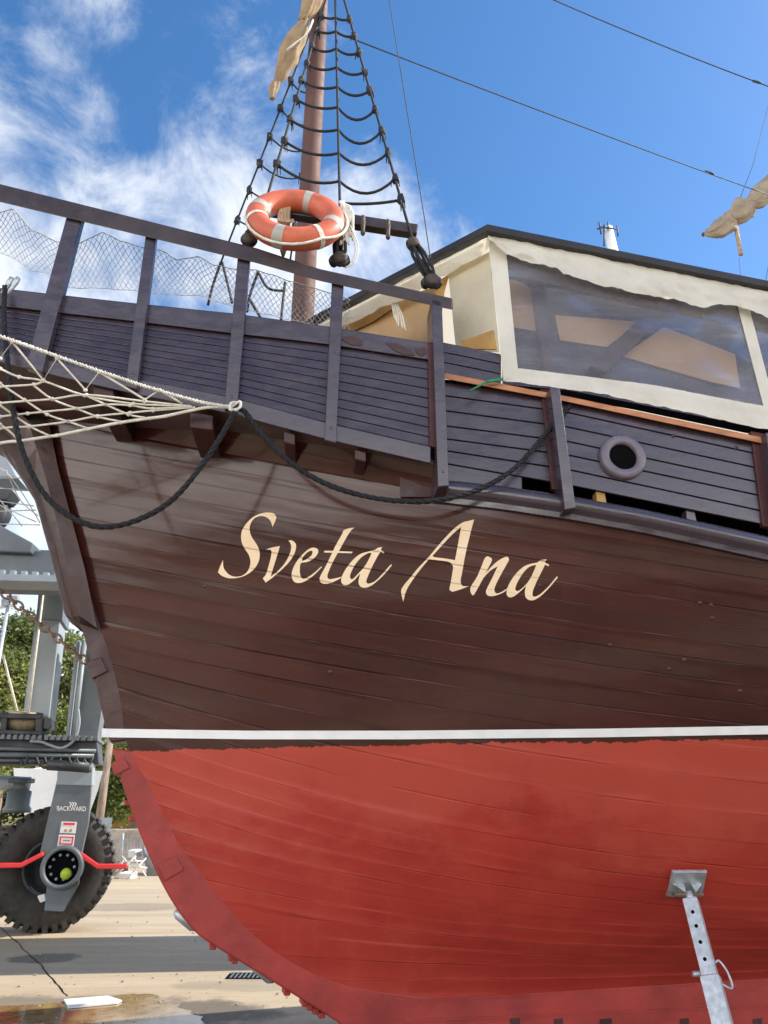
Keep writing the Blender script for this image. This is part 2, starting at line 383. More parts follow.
def vinyl_mat():
    m, g, b = new_mat('clear_vinyl'); p = g.obj()
    tr = g.N.new('ShaderNodeBsdfTransparent'); tr.inputs[0].default_value = (.82, .82, .88, 1)
    gl = g.N.new('ShaderNodeBsdfGlossy'); gl.inputs['Roughness'].default_value = .12; gl.inputs[0].default_value = (.9, .92, 1, 1)
    hz = g.N.new('ShaderNodeBsdfDiffuse'); hz.inputs[0].default_value = (.37, .37, .41, 1)
    w = g.noise(g.map(p, (.8, .8, 2.6), rot=(0, .5, 0)), 1.6, 4, .55)
    bn = g.bump(w, .12, .02); g.L.new(bn, gl.inputs['Normal'])
    cr = g.noise(g.map(p, (1.0, 1.0, 9.0), rot=(0, .62, 0)), 2.2, 6, .65)
    mx = g.N.new('ShaderNodeMixShader'); g.lk(g.m('ADD', g.ramp(w, .35, .7, .20, .34), g.ramp(cr, .55, .72, 0, .20)), mx.inputs[0]); g.L.new(tr.outputs[0], mx.inputs[1]); g.L.new(hz.outputs[0], mx.inputs[2])
    fr = g.N.new('ShaderNodeFresnel'); fr.inputs[0].default_value = 1.5; g.L.new(bn, fr.inputs['Normal'])
    m2 = g.N.new('ShaderNodeMixShader'); g.lk(g.m('ADD', .0, g.m('MULTIPLY', fr.outputs[0], .14)), m2.inputs[0]); g.L.new(mx.outputs[0], m2.inputs[1]); g.L.new(gl.outputs[0], m2.inputs[2])
    g.L.new(m2.outputs[0], g.N['Material Output'].inputs[0]); return m
M['vinyl'] = vinyl_mat()
def leaf_mat(name, a, b_):
    m, g, b = new_mat(name)
    n = g.noise(g.obj(), .9, 4, .6); c = g.mix(g.ramp(n, .35, .65), a, b_); g.lk(c, b.inputs['Base Color']); b.inputs['Roughness'].default_value = .6
    t = g.N.new('ShaderNodeBsdfTranslucent'); g.lk(c, t.inputs[0]); mx = g.N.new('ShaderNodeMixShader'); mx.inputs[0].default_value = .35
    g.L.new(b.outputs[0], mx.inputs[1]); g.L.new(t.outputs[0], mx.inputs[2]); g.L.new(mx.outputs[0], g.N['Material Output'].inputs[0]); return m
M['leaf'] = leaf_mat('conifer_leaf', (.075, .115, .038), (.21, .24, .065))
M['leaf2'] = leaf_mat('bright_leaf', (.10, .14, .035), (.26, .28, .08))

def ground_mat():
    m, g, b = new_mat('concrete_ground'); p = g.pos(); x, y, z = g.sep(p)
    st = g.noise(g.map(p, (.16, 1.5, 1), rot=(0, 0, R(-8))), 1.0, 6, .65)
    big = g.noise(p, .35, 5, .6); fine = g.noise(p, 9, 6, .7)
    c = g.mix(g.ramp(st, .3, .7), (.38, .29, .185), (.50, .415, .295))
    c = g.mix(g.ramp(big, .42, .72, 0, .6), c, (.46, .355, .22))
    c = g.mix(g.ramp(g.noise(g.map(p, (.35, 2.4, 1), loc=(4, 2, 0)), 1.0, 5, .7), .60, .72, 0, .45), c, (.30, .22, .15))
    c = g.mix(g.ramp(fine, .50, .75, 0, .5), c, (.32, .26, .185))
    c = g.mix(g.ramp(g.noise(g.map(p, (1, 2.5, 1)), 24, 4, .7), .55, .75, 0, .55), c, (.27, .22, .16))
    c = g.mix(g.ramp(g.noise(g.map(p, (1, 2.5, 1), loc=(3, 3, 3)), 17, 4, .7), .58, .75, 0, .6), c, (.62, .56, .46))
    c = g.mix(g.ramp(g.noise(g.map(p, (.5, 3.2, 1), rot=(0, 0, R(-5)), loc=(1, 9, 0)), 1.3, 8, .72), .52, .66, 0, .5), c, (.50, .44, .34))
    c = g.mix(g.ramp(g.noise(g.map(p, (1.4, 5, 1), loc=(6, 6, 0)), 1.6, 8, .75), .60, .70, 0, .5), c, (.24, .19, .14))
    rough = g.ramp(fine, .2, .8, .75, .95)
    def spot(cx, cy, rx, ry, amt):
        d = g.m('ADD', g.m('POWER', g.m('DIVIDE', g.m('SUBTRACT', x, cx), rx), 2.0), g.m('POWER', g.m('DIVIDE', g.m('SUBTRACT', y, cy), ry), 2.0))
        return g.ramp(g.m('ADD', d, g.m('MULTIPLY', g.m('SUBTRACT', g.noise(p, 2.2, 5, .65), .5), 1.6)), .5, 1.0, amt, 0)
    for cx, cy, rx, ry, amt in ((5.2, 4.0, 9.2, 4.0, .95), (1.8, -3.6, 9.0, 3.3, .92)):  # dark patches added out of view to cut bounce and darken hull reflections
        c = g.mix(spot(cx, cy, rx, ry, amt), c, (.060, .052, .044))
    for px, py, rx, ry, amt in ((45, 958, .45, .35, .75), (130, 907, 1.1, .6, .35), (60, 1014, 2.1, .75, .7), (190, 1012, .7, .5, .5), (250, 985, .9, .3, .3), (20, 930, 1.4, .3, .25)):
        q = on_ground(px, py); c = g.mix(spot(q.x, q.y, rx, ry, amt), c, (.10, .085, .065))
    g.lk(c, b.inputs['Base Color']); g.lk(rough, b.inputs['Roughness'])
    g.lk(g.bump(g.noise(p, 14, 6, .65), .35, .01), b.inputs['Normal']); return m
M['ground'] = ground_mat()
M['unseen_wood'] = paint('unseen_hill_woodland', (.045, .060, .025), .95, .5, .3, 0)
M['grass'] = paint('dry_grass', (.20, .17, .05), .9, .4, 1.5, .6, .05, 12)

# ------------------------------------------------------------------ ground
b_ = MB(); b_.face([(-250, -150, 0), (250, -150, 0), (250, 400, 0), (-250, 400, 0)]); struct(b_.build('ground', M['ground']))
b_ = MB(); b_.face([(-250, 34, .004), (250, 34, .004), (250, 380, .004), (-250, 380, .004)]); struct(b_.build('grass_verge', M['grass']))
b_ = MB(); rows = [[Vector((x, -38 - 6*k + 3*noise.noise(Vector((x*.05, k, 0))), [0, 1.6, 2.8, 3.2, 0][k]*(1 + 3.2*max(0, min(1, (x-2)/14)))*(1 + .35*noise.noise(Vector((x*.045, 3, k*.2)))) if k not in (0, 4) else -.2)) for x in range(-160, 161, 5)] for k in range(5)]
b_.sheet(rows); struct(b_.build('unseen_wooded_hill', M['unseen_wood']))  # unseen hill behind the camera, added to darken what the hull reflects
mw, gw, bw = new_mat('puddle_water'); bw.inputs['Base Color'].default_value = (.33, .19, .075, 1); bw.inputs['Roughness'].default_value = .07
gw.lk(gw.mix(gw.ramp(gw.noise(gw.pos(), 2.6, 6, .7), .35, .65), (.20, .105, .035), (.36, .23, .11)), bw.inputs['Base Color'])
gw.lk(gw.bump(gw.noise(gw.pos(), 9, 4), .10, .01), bw.inputs['Normal'])
outl = [(-40, 1012), (20, 1004), (70, 1003), (110, 997), (132, 994), (150, 996), (168, 1003), (185, 1012), (200, 1024), (215, 1040), (180, 1060), (60, 1070), (-60, 1060)]
pts = catmull([on_ground(*p, .005) for p in outl], 22, True)
pts = [p + Vector((noise.noise(p*1.5)*.16 + noise.noise(p*7)*.07 + noise.noise(p*19)*.03, noise.noise(p*1.5+Vector((5, 5, 5)))*.16 + noise.noise(p*7+Vector((5, 5, 5)))*.08 + noise.noise(p*19+Vector((2, 5, 5)))*.03, 0)) for p in pts]
for p in pts: p.z = .005
b_ = MB(); b_.face(pts); struct(b_.build('puddle_water', mw))
b_ = MB()                                                              # expansion joint that has cracked open
jp = catmull([on_ground(*p, .004) for p in ((-14, 915), (12, 938), (30, 955), (40, 964), (52, 978), (62, 990), (66, 996))], 5)
for i, (p, q) in enumerate(zip(jp, jp[1:])):
    w = .005 + .010*abs(noise.noise(p*4)); k = Vector((noise.noise(p*6)*.03, 0, 0)); k2 = Vector((noise.noise(q*6)*.03, 0, 0))
    b_.face([p+k+Vector((-w, 0, 0)), p+k+Vector((w, 0, 0)), q+k2+Vector((w, 0, 0)), q+k2+Vector((-w, 0, 0))])
struct(b_.build('ground_crack', M['black']))

# ------------------------------------------------------------------ the ship: lines
AX = Vector((.9704, .2416, 0)); NN = Vector((-.2416, .9704, 0)); ORG = Vector((0, 5.714, 0)); HS = .10
def sp3(s, q, z): return ORG + AX*s + NN*q + Vector((0, 0, z))
CEN = Plane((0, 5.714), (.9704, 5.714+.2416))
def sz(px, py, off=-HS):
    P = CEN.hit(px, py, off); return (P-ORG).dot(AX), P.z
RAB = [(51, 440), (56, 470), (71, 523), (84, 570), (96, 616), (108, 652), (119, 695), (126, 740), (137, 765), (150, 787), (163, 815), (178, 843), (202, 876), (226, 907), (257, 939), (293, 964), (350, 987), (408, 997)]
OUT = [(-120, 392), (-60, 421), (0, 447), (17, 470), (33, 496), (43, 530), (53, 566), (61, 599), (66, 616), (80, 626), (88, 652), (96, 686), (106, 729), (114, 755), (124, 790), (139, 832), (156, 872), (174, 905), (195, 932), (214, 946), (250, 968), (289, 992), (337, 1022)]
rab = [sz(*p) for p in RAB]
KT = .50
rz = sorted([(z, s) for s, z in rab if z > KT+.03] + [(KT, .40)])
s_rab = Pchip([a for a, b in rz], [b for a, b in rz])
Z_TOP0 = 4.30
def s_r(z): return s_rab(min(max(z, KT), Z_TOP0))
Bz = Pchip([.5, .66, .9, 1.2, 1.6, 2.1, 2.7, 3.2, 3.6, 4.3], [.10, .36, .72, 1.03, 1.32, 1.56, 1.79, 1.92, 1.96, 1.99])
LEN = 7.2
def breadth(s, z):
    z = max(z, KT); d = s - s_r(z)
    if d <= 0: return HS
    t = min(1, d/LEN); b = HS + (Bz(z)-HS)*(1-(1-t)**2.0)
    if s > 6: b *= 1 - .018*(s-6)**1.6
    return b
za_f = Pchip([.5, .8, 1.2, 1.6, 2.05, 2.4, 2.75, 3.2, 3.7, 4.3], [.5, .62, .76, .92, 1.15, 1.5, 1.92, 2.25, 2.58, 2.90])
kk = Pchip([.5, 2.0, 2.8, 4.3], [3.2, 3.0, 2.3, 1.85])
S_END = 5.6
def strake(zr, w):
    s0 = s_r(zr); za = za_f(zr)
    if w <= 1: return lerp(s0, S_END, w), za + (zr-za)*(1-w)**kk(zr)
    s = S_END + (w-1)*6; return s, za + .02*(w-1)*(s-S_END)*(zr-.5)
def hull_hit(px, py, off=0.0):
    d = ray(px, py).normalized(); t = 3.0
    def f(t):
        P = CAM + d*t; r = P-ORG; return r.dot(NN) + breadth(r.dot(AX), P.z) + off
    while f(t) < 0 and t < 9: t += .05
    a, b = t-.05, t
    for _ in range(30):
        m = (a+b)/2
        if f(m) < 0: a = m
        else: b = m
    return CAM + d*b

ship = thing('wooden_ship', (0, 5.714, 0), 'old style wooden sailing ship with brown topsides and red bottom standing ashore', 'ship')
Z_CUT = 2.072
def hull_part(name, mat, keep_above):
    bm = bmesh.new(); uvl = bm.loops.layers.uv.new('UVMap'); info = {}
    ws = [i/90 for i in range(91)] + [1+i/16 for i in range(1, 17)]
    nv = 110; zs = [KT + (Z_TOP0-KT)*(i/nv) for i in range(nv+1)]
    for side in (-1, 1):
        g = []
        for i, zr in enumerate(zs):
            row = []
            for w in ws:
                s, z = strake(zr, w); v = bm.verts.new(sp3(s, side*breadth(s, z), z)); info[v] = (s, i/nv*26); row.append(v)
            g.append(row)
        for i in range(nv):
            for j in range(len(ws)-1):
                q = (g[i][j], g[i][j+1], g[i+1][j+1], g[i+1][j])
                f = bm.faces.new(q if side < 0 else q[::-1]); f.smooth = True
                for lp in f.loops: lp[uvl].uv = info[lp.vert]
        t = [r[-1] for r in g]                                           # half of the transom
        cl = [bm.verts.new(sp3(strake(z, ws[-1])[0], 0, strake(z, ws[-1])[1])) for z in zs]
        for i in range(nv): bm.faces.new((t[i], t[i+1], cl[i+1], cl[i]))
        if keep_above:                                                   # deck
            top = g[-1]; cd = []
            for v, w in zip(top, ws):
                s, z = strake(Z_TOP0, w); cd.append(bm.verts.new(sp3(s, 0, z+.04)))
            for j in range(len(ws)-1): bm.faces.new((top[j], top[j+1], cd[j+1], cd[j]))
    bmesh.ops.bisect_plane(bm, geom=bm.verts[:]+bm.edges[:]+bm.faces[:], plane_co=(0, 0, Z_CUT), plane_no=(0, 0, 1), clear_inner=keep_above, clear_outer=not keep_above)
    mb = MB(); mb.bm.free(); mb.bm = bm
    return mb.build(name, mat, ship, recalc=False)
hull_part('hull_topsides', M['hull'], True)
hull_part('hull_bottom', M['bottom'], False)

# white tape along the waterline, and its loose end past the stem
def tape_z(px): return 0
bm = MB()
rows = []
for k in range(81):
    px = lerp(110, 1250, k/80)
    yc = interp([108, 250, 400, 600, 768, 1250], [733, 735, 735, 733, 730, 722], px); h = 4.3
    rows.append([hull_hit(px, yc-h, .006), hull_hit(px, yc+h, .006)])
e = rows[0]
lead = [[sp3((p-ORG).dot(AX)-dx, -HS-.012, p.z) for p in e] for dx in (.05, .02)]
bm.sheet(lead + rows)
for f in bm.bm.faces: f.smooth = False
bm.build('waterline_tape', M['tape'], ship)

for x, y in ((700, 603), (711, 605), (712, 618), (684, 660), (740, 691), (669, 669), (610, 645), (540, 585), (205, 586), (330, 672)):
    P = hull_hit(x, y, .001); mb = MB(); mb.lathe([(0, -.003), (.010, -.002), (.014, .0), (.014, .01)], P, (0, 1, .2), 10); mb.build('plank_fastening', M['stem'], ship)
# stem, keel
outc = [sz(*p) for p in OUT]
def plank_poly(mb, prof, half):
    mb.prism([sp3(s, -half, z) for s, z in prof], NN*(2*half))
rab_s = [(s_r(z), z) for z in [KT + (4.25-KT)*i/60 for i in range(61)]]           # keel -> top
OUTs = [tuple(v) for v in catmull([Vector((s, z, 0)) for s, z in outc], 4)]; OUTs = [(a[0], a[1]) for a in OUTs]
def stem_section(z0, z1, half, name, mat, keel=False, inset=.03):
    o = sorted([(s, z) for s, z in OUTs if z0 <= z <= z1], key=lambda a: -a[1])
    mb = MB()
    r = [(s+inset, z) for s, z in rab_s if z0 <= z <= z1]
    if keel:
        o += [(outc[-1][0]+.38, .12), (11, .12)]; r = [(11, KT+.02), (.5, KT+.02)] + r
        plank_poly(mb, o + r, half)
    else: plank_poly(mb, o+r, half)
    return mb.build(name, mat, ship, bevel=.012)
stem_section(2.02, 4.3, HS+.001, 'stem_post', M['stem'])
stem_section(0.0, 2.018, HS+.001, 'keel', M['stem_red'], keel=True)
# head knee: the thicker upper piece of the stem with a chamfer towards the planking
knee_o = [(-200, 350), (-120, 392), (-60, 421), (0, 447), (17, 470), (33, 496), (43, 530), (53, 566), (61, 599), (66, 616)]
knee_c = [(81, 618), (70, 575), (58, 523), (47, 480), (38, 452), (30, 425), (0, 400), (-120, 345)]
knee_r = [(98, 630), (86, 572), (73, 523), (59, 470), (53, 440), (50, 425)]
mb = MB()
th = HS + .07
lead_h = .055
for sd_ in (-1, 1):
    of = [sp3(sz(*p)[0], sd_*lead_h, sz(*p)[1]) for p in knee_o]; cf = [sp3(sz(*p)[0], sd_*th, sz(*p)[1]) for p in knee_c]
    rf = [sp3(sz(*p)[0], sd_*th, sz(*p)[1]) for p in knee_r]; rl = [sp3(sz(*p)[0], sd_*(HS+.002), sz(*p)[1]) for p in knee_r]
    oo = of[::-1]; m_ = len(cf)
    oc = [oo[0], oo[2], oo[3], oo[4], oo[5], oo[6], oo[7], oo[8]]
    mb.face([oo[0], oo[1], oo[2], cf[1], cf[0]])
    for i in range(1, m_-1): mb.face([oc[i], oc[i+1], cf[i+1], cf[i]])
    for i in range(5): mb.face([rf[i], rf[i+1], cf[i+1], cf[i]]); mb.face([rf[i], rf[i+1], rl[i+1], rl[i]])
    bot = sp3(sz(80, 628)[0], sd_*.055, sz(80, 628)[1])
    mb.face([of[-1], cf[0], rf[0], rl[0], bot])
of1 = [sp3(sz(*p)[0], -lead_h, sz(*p)[1]) for p in knee_o]; of2 = [sp3(sz(*p)[0], lead_h, sz(*p)[1]) for p in knee_o]
for i in range(len(of1)-1): mb.face([of1[i], of1[i+1], of2[i+1], of2[i]])
bmesh.ops.remove_doubles(mb.bm, verts=mb.bm.verts, dist=.0005)
mb.build('head_knee', M['stem'], ship)
def stem_plate(px, name, mat, th=.02):
    mb = MB(); P = [CEN.hit(*p, -HS-th) for p in px]; mb.prism(P, NN*(2*HS+2*th)); return mb.build(name, mat, ship, bevel=.006)
stem_plate([(86, 662), (101, 657), (108, 671), (92, 679)], 'chain_plate', M['stem'])
for q in ([(110, 764), (124, 757), (130, 768), (115, 776)], [(157, 865), (176, 856), (184, 870), (165, 881)]):
    stem_plate(q, 'keel_patch', M['stem_red'], .014)
for px, py in ((128, 802), (133, 818), (214, 947), (233, 958), (236, 961), (289, 993), (307, 1004), (312, 1008), (318, 1012), (324, 1016)):
    mb = MB(); s, z = sz(px, py); mb.box(sp3(s-.005, 0, z-.005), (.04, .13, .035), Matrix((AX, NN, Vector((0, 0, 1)))).transposed()); mb.build('keel_bolt', M['stem_red'], ship, bevel=.006)
for px in (186, 264):                                                   # zinc anodes at the forefoot
    py = {186: 922, 264: 975}[px]
    mb = MB(); s, z = sz(px, py); d = Vector((AX.x*.8, AX.y*.8, -.6)); c = sp3(s, -.02, z)
    mb.tube([c-d*.09, c-d*.06, c+d*.06, c+d*.09], [.012, .032, .032, .012], 8); mb.build('zinc_anode', M['galv'], ship)
KP = Plane(tuple(sp3(0, -HS, 0).xy), tuple(sp3(1, -HS, 0).xy))
for x0, x1 in ((510, 520), (554, 563), (600, 612), (680, 689), (753, 762), (836, 848)):
    mb = MB(); mb.prism([KP.hit(x0, 1019, -.004), KP.hit(x1, 1018.2, -.004), KP.hit(x1, 1042, -.004), KP.hit(x0, 1042.6, -.004)], NN*.02); mb.build('keel_slot', M['wood_dark'], ship)
for a, b in (((420, 1001), (900, 971)), ((405, 1021), (900, 1000))):       # seams of the keel timbers
    mb = MB(); p, q = KP.hit(*a, -.003), KP.hit(*b, -.003); mb.bar(p, q, .012, .012); mb.build('keel_seam', M['stem_red'], ship)

# ------------------------------------------------------------------ name lettering
LET = []
def zc(o, sc): return lambda L: [(o[0]+x*sc, o[1]+y*sc) for x, y in L]
A_ = zc((215, 505), 90/768); B_ = zc((300, 525), 100/768); C_ = zc((395, 515), 90/768); D_ = zc((470, 545), 90/768)
LET.append([(A_([(490,190),(508,150),(525,108)]), A_([(525,108),(505,75),(460,65),(400,70),(330,100),(270,155),(232,215),(222,270),(232,330),(262,385),(290,430),(302,480),(295,530),(270,575),(230,603),(180,612),(130,600),(95,570),(72,530),(68,468)]), A_([(68,468),(45,520),(25,575)]), A_([(25,575),(60,605),(120,625),(190,622),(260,600),(320,560),(365,500),(382,430),(372,370),(345,320),(315,275),(297,225),(300,170),(330,120),(375,97),(420,97),(460,120),(482,155),(490,190)]))])
LET.append([(A_([(435,378),(490,362),(553,350)]), A_([(553,350),(540,400),(515,480),(490,560),(476,612)]), A_([(476,612),(540,560),(600,490),(640,410),(650,355),(640,320),(625,305)]), A_([(625,305),(655,302),(685,325),(692,360),(675,420),(630,490),(560,560),(490,620),(432,662)]), A_([(432,662),(408,625)]), A_([(408,625),(435,590),(460,510),(478,440),(480,390),(455,380),(435,378)]))])
LET.append([([(321.8,567.3),(313.5,575.5),(305,581.3),(298,583),(293.5,581),(291.6,575),(293,568.5),(297,561),(303,554),(309,549),(314,547.6),(318,549.7),(317.5,554),(313,559),(307,562),(301,563.2),(299.8,569),(300.3,575),(302.8,578.6),(307.5,577.3),(314,573),(321,566.8),(321.8,567.3)],), ([(301.8,561),(306,559.5),(311.3,555.5),(312.5,551.5),(310.3,550.8),(306,553.5),(302.5,558),(301.8,561)],)])
LET.append([(B_([(420,20),(375,25),(335,40)]), B_([(335,40),(320,75),(275,155),(230,250),(190,330),(155,395),(152,425),(165,445),(200,452),(250,440),(300,415),(325,396)]), B_([(325,396),(270,410),(225,415),(210,395),(225,345),(260,270),(310,180),(360,90),(395,40),(420,20)]))])
LET.append([(B_([(190,197),(405,205)]), B_([(405,205),(398,217)]), B_([(398,217),(182,211)]), B_([(182,211),(190,197)]))])
LET.append([(B_([(632,170),(600,175),(575,190),(520,205),(460,225),(400,275),(350,340),(320,400),(318,440),(340,463),(375,455),(420,420),(462,372)]), B_([(462,372),(450,430),(458,465),(490,482),(540,470),(600,425),(660,365),(705,310)]), B_([(705,310),(695,306),(640,368),(580,428),(530,450),(510,440),(515,410),(545,340),(590,250),(620,205)]), B_([(620,205),(640,217),(646,207),(622,192),(632,170)])), (B_([(550,215),(530,260),(495,320),(450,370),(405,415),(385,405),(390,370),(420,310),(470,250),(520,218),(550,215)]),)])
LET.append([(C_([(675,38),(640,170),(600,340),(575,480),(560,560),(568,595),(590,608),(632,606)]), C_([(632,606),(560,635),(490,655)]), C_([(490,655),(465,635),(475,580),(490,490),(495,440),(470,405),(420,392),(290,378)]), C_([(290,378),(220,460),(140,570),(95,650),(70,740)]), C_([(70,740),(52,650),(75,600),(130,535),(200,450),(290,355),(400,225),(500,120),(575,65),(620,52),(675,38)])), (C_([(565,100),(545,210),(512,385)]), C_([(512,385),(420,370),(340,360),(320,348)]), C_([(320,348),(400,260),(490,165),(565,100)]))])
LET.append([(D_([(150,95),(185,115),(180,150),(150,205),(130,242)]), D_([(130,242),(180,188),(240,135),(310,100),(332,125),(310,170),(260,260),(220,340),(208,385),(225,412),(260,405),(310,375),(328,358)]), D_([(328,358),(300,395),(240,425),(180,437),(145,425),(137,390),(160,340),(200,260),(236,182)]), D_([(236,182),(180,215),(120,275),(80,345),(40,415),(22,428),(3,395),(10,350),(55,280),(95,190),(125,115),(150,95)]))])
LET.append([(D_([(655,122),(600,130),(575,150),(520,160),(450,190),(380,260),(330,340),(312,400),(320,435),(345,447),(380,435),(430,395),(480,348)]), D_([(480,348),(468,400),(475,445),(505,470),(550,468),(610,430),(680,360),(748,280)]), D_([(748,280),(738,272),(670,353),(600,418),(555,440),(535,430),(538,390),(570,310),(615,220),(640,168)]), D_([(640,168),(668,180),(673,168),(642,150),(655,122)])), (D_([(565,168),(550,210),(515,285),(470,345),(415,390),(390,385),(390,355),(415,300),(460,230),(510,185),(565,168)]),)])
def fill_loops(loops):
    cu = bpy.data.curves.new('outline', 'CURVE'); cu.dimensions = '2D'; cu.fill_mode = 'BOTH'
    for lp in loops:
        pl = []
        for seg in lp: pl += [v for v in catmull([Vector((x, -y, 0)) for x, y in seg], 5)][:-1] if len(seg) > 2 else [Vector((seg[0][0], -seg[0][1], 0))]
        sl = cu.splines.new('POLY'); sl.points.add(len(pl)-1); sl.use_cyclic_u = True
        for p, v in zip(sl.points, pl): p.co = (v.x, v.y, 0, 1)
    o = bpy.data.objects.new('outline', cu); C.objects.link(o)
    dg = bpy.context.evaluated_depsgraph_get(); me = bpy.data.meshes.new_from_object(o.evaluated_get(dg))
    bpy.data.objects.remove(o); bpy.data.curves.remove(cu); return me
def inv_v(P):
    r = P-ORG; s, z = r.dot(AX), P.z; a, b = KT, Z_TOP0
    for _ in range(30):
        m = (a+b)/2; s0 = s_r(m)
        if strake(m, (s-s0)/(S_END-s0))[1] < z: a = m
        else: b = m
    return (s, (m-KT)/(Z_TOP0-KT)*26)
mb = MB(); luv = mb.bm.loops.layers.uv.new('UVMap')
for lt in LET:
    me = fill_loops(lt); b2 = bmesh.new(); b2.from_mesh(me); bpy.data.meshes.remove(me)
    x0, x1 = min(v.co.x for v in b2.verts), max(v.co.x for v in b2.verts)
    x = x0+4
    while x < x1:
        bmesh.ops.bisect_plane(b2, geom=b2.verts[:]+b2.edges[:]+b2.faces[:], plane_co=(x, 0, 0), plane_no=(1, 0, 0)); x += 5
    y0, y1 = min(v.co.y for v in b2.verts), max(v.co.y for v in b2.verts); y = y0+4
    while y < y1:
        bmesh.ops.bisect_plane(b2, geom=b2.verts[:]+b2.edges[:]+b2.faces[:], plane_co=(0, y, 0), plane_no=(0, 1, 0)); y += 6
    vm = {v: mb.bm.verts.new(hull_hit(v.co.x, -v.co.y, .004)) for v in b2.verts}
    for f in b2.faces:
        try:
            nf = mb.bm.faces.new([vm[v] for v in f.verts])
            for lo_ in nf.loops: lo_[luv].uv = inv_v(lo_.vert.co)
        except ValueError: pass
    b2.free()
mb.build('name_lettering', M['letter_on_planks'], ship)

# ------------------------------------------------------------------ forecastle bulwark, standing out from the bow
FB = Plane((-2.64, 4.22), (.30, 4.47))
def pfb(mb, px, f=-.0, b=.04, pl=FB):
    P = [pl.hit(*p, f) for p in px]; mb.prism(P, pl.n*(b-f))
L_top = ([-90, 0, 43, 133, 230, 320, 342, 437], [279, 288, 293, 303, 313, 325, 329, 344])
L_cap = ([-90, 0, 133, 230, 320, 437], [296, 306, 321, 333, 343, 361])
L_bt = ([-90, 0, 77, 133, 228, 336, 437], [331, 350, 366, 378, 396, 425, 448])
L_bot = ([-90, 0, 81, 130, 228, 320, 437], [343, 362, 382, 393, 413, 438, 465])
XS = [-90, -40, 0, 43, 81, 130, 180, 230, 280, 330, 380, 431]
def strip(mb, la, lb, f0, f1, bk, xs=XS, pl=FB):
    """a long board between two traced edges; its lower edge may stand further out than its upper one"""
    P = [(pl.hit(x, interp(*la, x), f0), pl.hit(x, interp(*lb, x), f1), pl.hit(x, interp(*lb, x), bk), pl.hit(x, interp(*la, x), bk)) for x in xs]
    ring = [[mb.bm.verts.new(p) for p in q] for q in P]
    for a, b in zip(ring, ring[1:]):
        for k in range(4): mb.bm.faces.new((a[k], a[(k+1) % 4], b[(k+1) % 4], b[k]))
    mb.bm.faces.new(ring[0]); mb.bm.faces.new(ring[-1][::-1])
mb = MB(); strip(mb, L_top, L_cap, -.025, -.025, .05); mb.build('bulwark_cap_board', M['wood'], ship, bevel=.006)
mb = MB(); NS = 9
for k in range(NS):
    def ln(t): return (L_cap[0], [lerp(interp(*L_cap, x), interp(*L_bt, x), t) for x in L_cap[0]])
    strip(mb, ln((k+.05)/NS), ln((k+.985)/NS), -.001, -.007, .04)
mb.build('bulwark_clapboards', M['wood'], ship, bevel=.003)
mb = MB(); strip(mb, L_top, L_bot, .035, .035, .055); mb.build('bulwark_backing', M['wood_dark'], ship)
mb = MB(); strip(mb, L_bt, L_bot, -.030, -.030, .06); mb.build('bulwark_bottom_board', M['wood'], ship, bevel=.006)
mb = MB()                                                               # underside of the head platform, out to the hull and across
rowA, rowB, rowC = [], [], []
for x in XS:
    P = FB.hit(x, interp(*L_bot, x)-3, .05); r = P-ORG; s, q = r.dot(AX), r.dot(NN)
    rowA.append(P); rowB.append(sp3(s, 0, P.z)); rowC.append(sp3(s, -q, P.z))
mb.sheet([rowA, rowB, rowC]); mb.build('head_platform', M['wood_dark'], ship, solid=.03)
mb = MB(); uvl = mb.bm.loops.layers.uv.new('UVMap'); cols = []           # planking that closes the flare up to the platform
for i in range(41):
    w = lerp(.0, .33, i/40); s, z = strake(Z_TOP0, w); lo = sp3(s, -breadth(s, z), z-.015); x_ = project(lo)[0]
    d_ = interp([60, 130, 230, 330, 430], [.62, .50, .22, .10, .05], x_); up = FB.hit(x_, interp(*L_bot, x_)-4, d_)
    cols.append([(lerp(lo, up, k/6), (s, 26.2 + 2*k/6)) for k in range(7)])
vg = [[(mb.bm.verts.new(p), uv_) for p, uv_ in c] for c in cols]
for a, b in zip(vg, vg[1:]):
    for k in range(6):
        q = (a[k], b[k], b[k+1], a[k+1]); f = mb.bm.faces.new([v for v, _ in q]); f.smooth = True
        for lp_, (v, u) in zip(f.loops, q): lp_[uvl].uv = u
mb.build('sheer_planking', M['hull'], ship, recalc=False)
mb = MB()                                                               # the same bulwark on the far side
P = [FB.hit(x, interp(*L_bot, x), 0) for x in XS]; Q = [FB.hit(x, interp(*L_top, x), 0) for x in XS]
mir = lambda p: sp3((p-ORG).dot(AX), -(p-ORG).dot(NN), p.z)
mb.sheet([[mir(p) for p in P], [mir(p) for p in Q]]); mb.build('bulwark_clapboards', M['wood'], ship, solid=.05)
# carved holes at the aft end of the cap board
for pts_ in ([(341, 339), (346, 336), (355, 336), (363, 341), (362, 345), (352, 345), (345, 342)], [(386, 343), (396, 343), (410, 349), (415, 355), (405, 355), (394, 350)], [(415, 349), (425, 347), (427, 353), (421, 356), (416, 352)]):
    mb = MB(); pfb(mb, pts_, -.030, -.022); mb.build('cap_board_gouge', M['wood_dark'], ship)
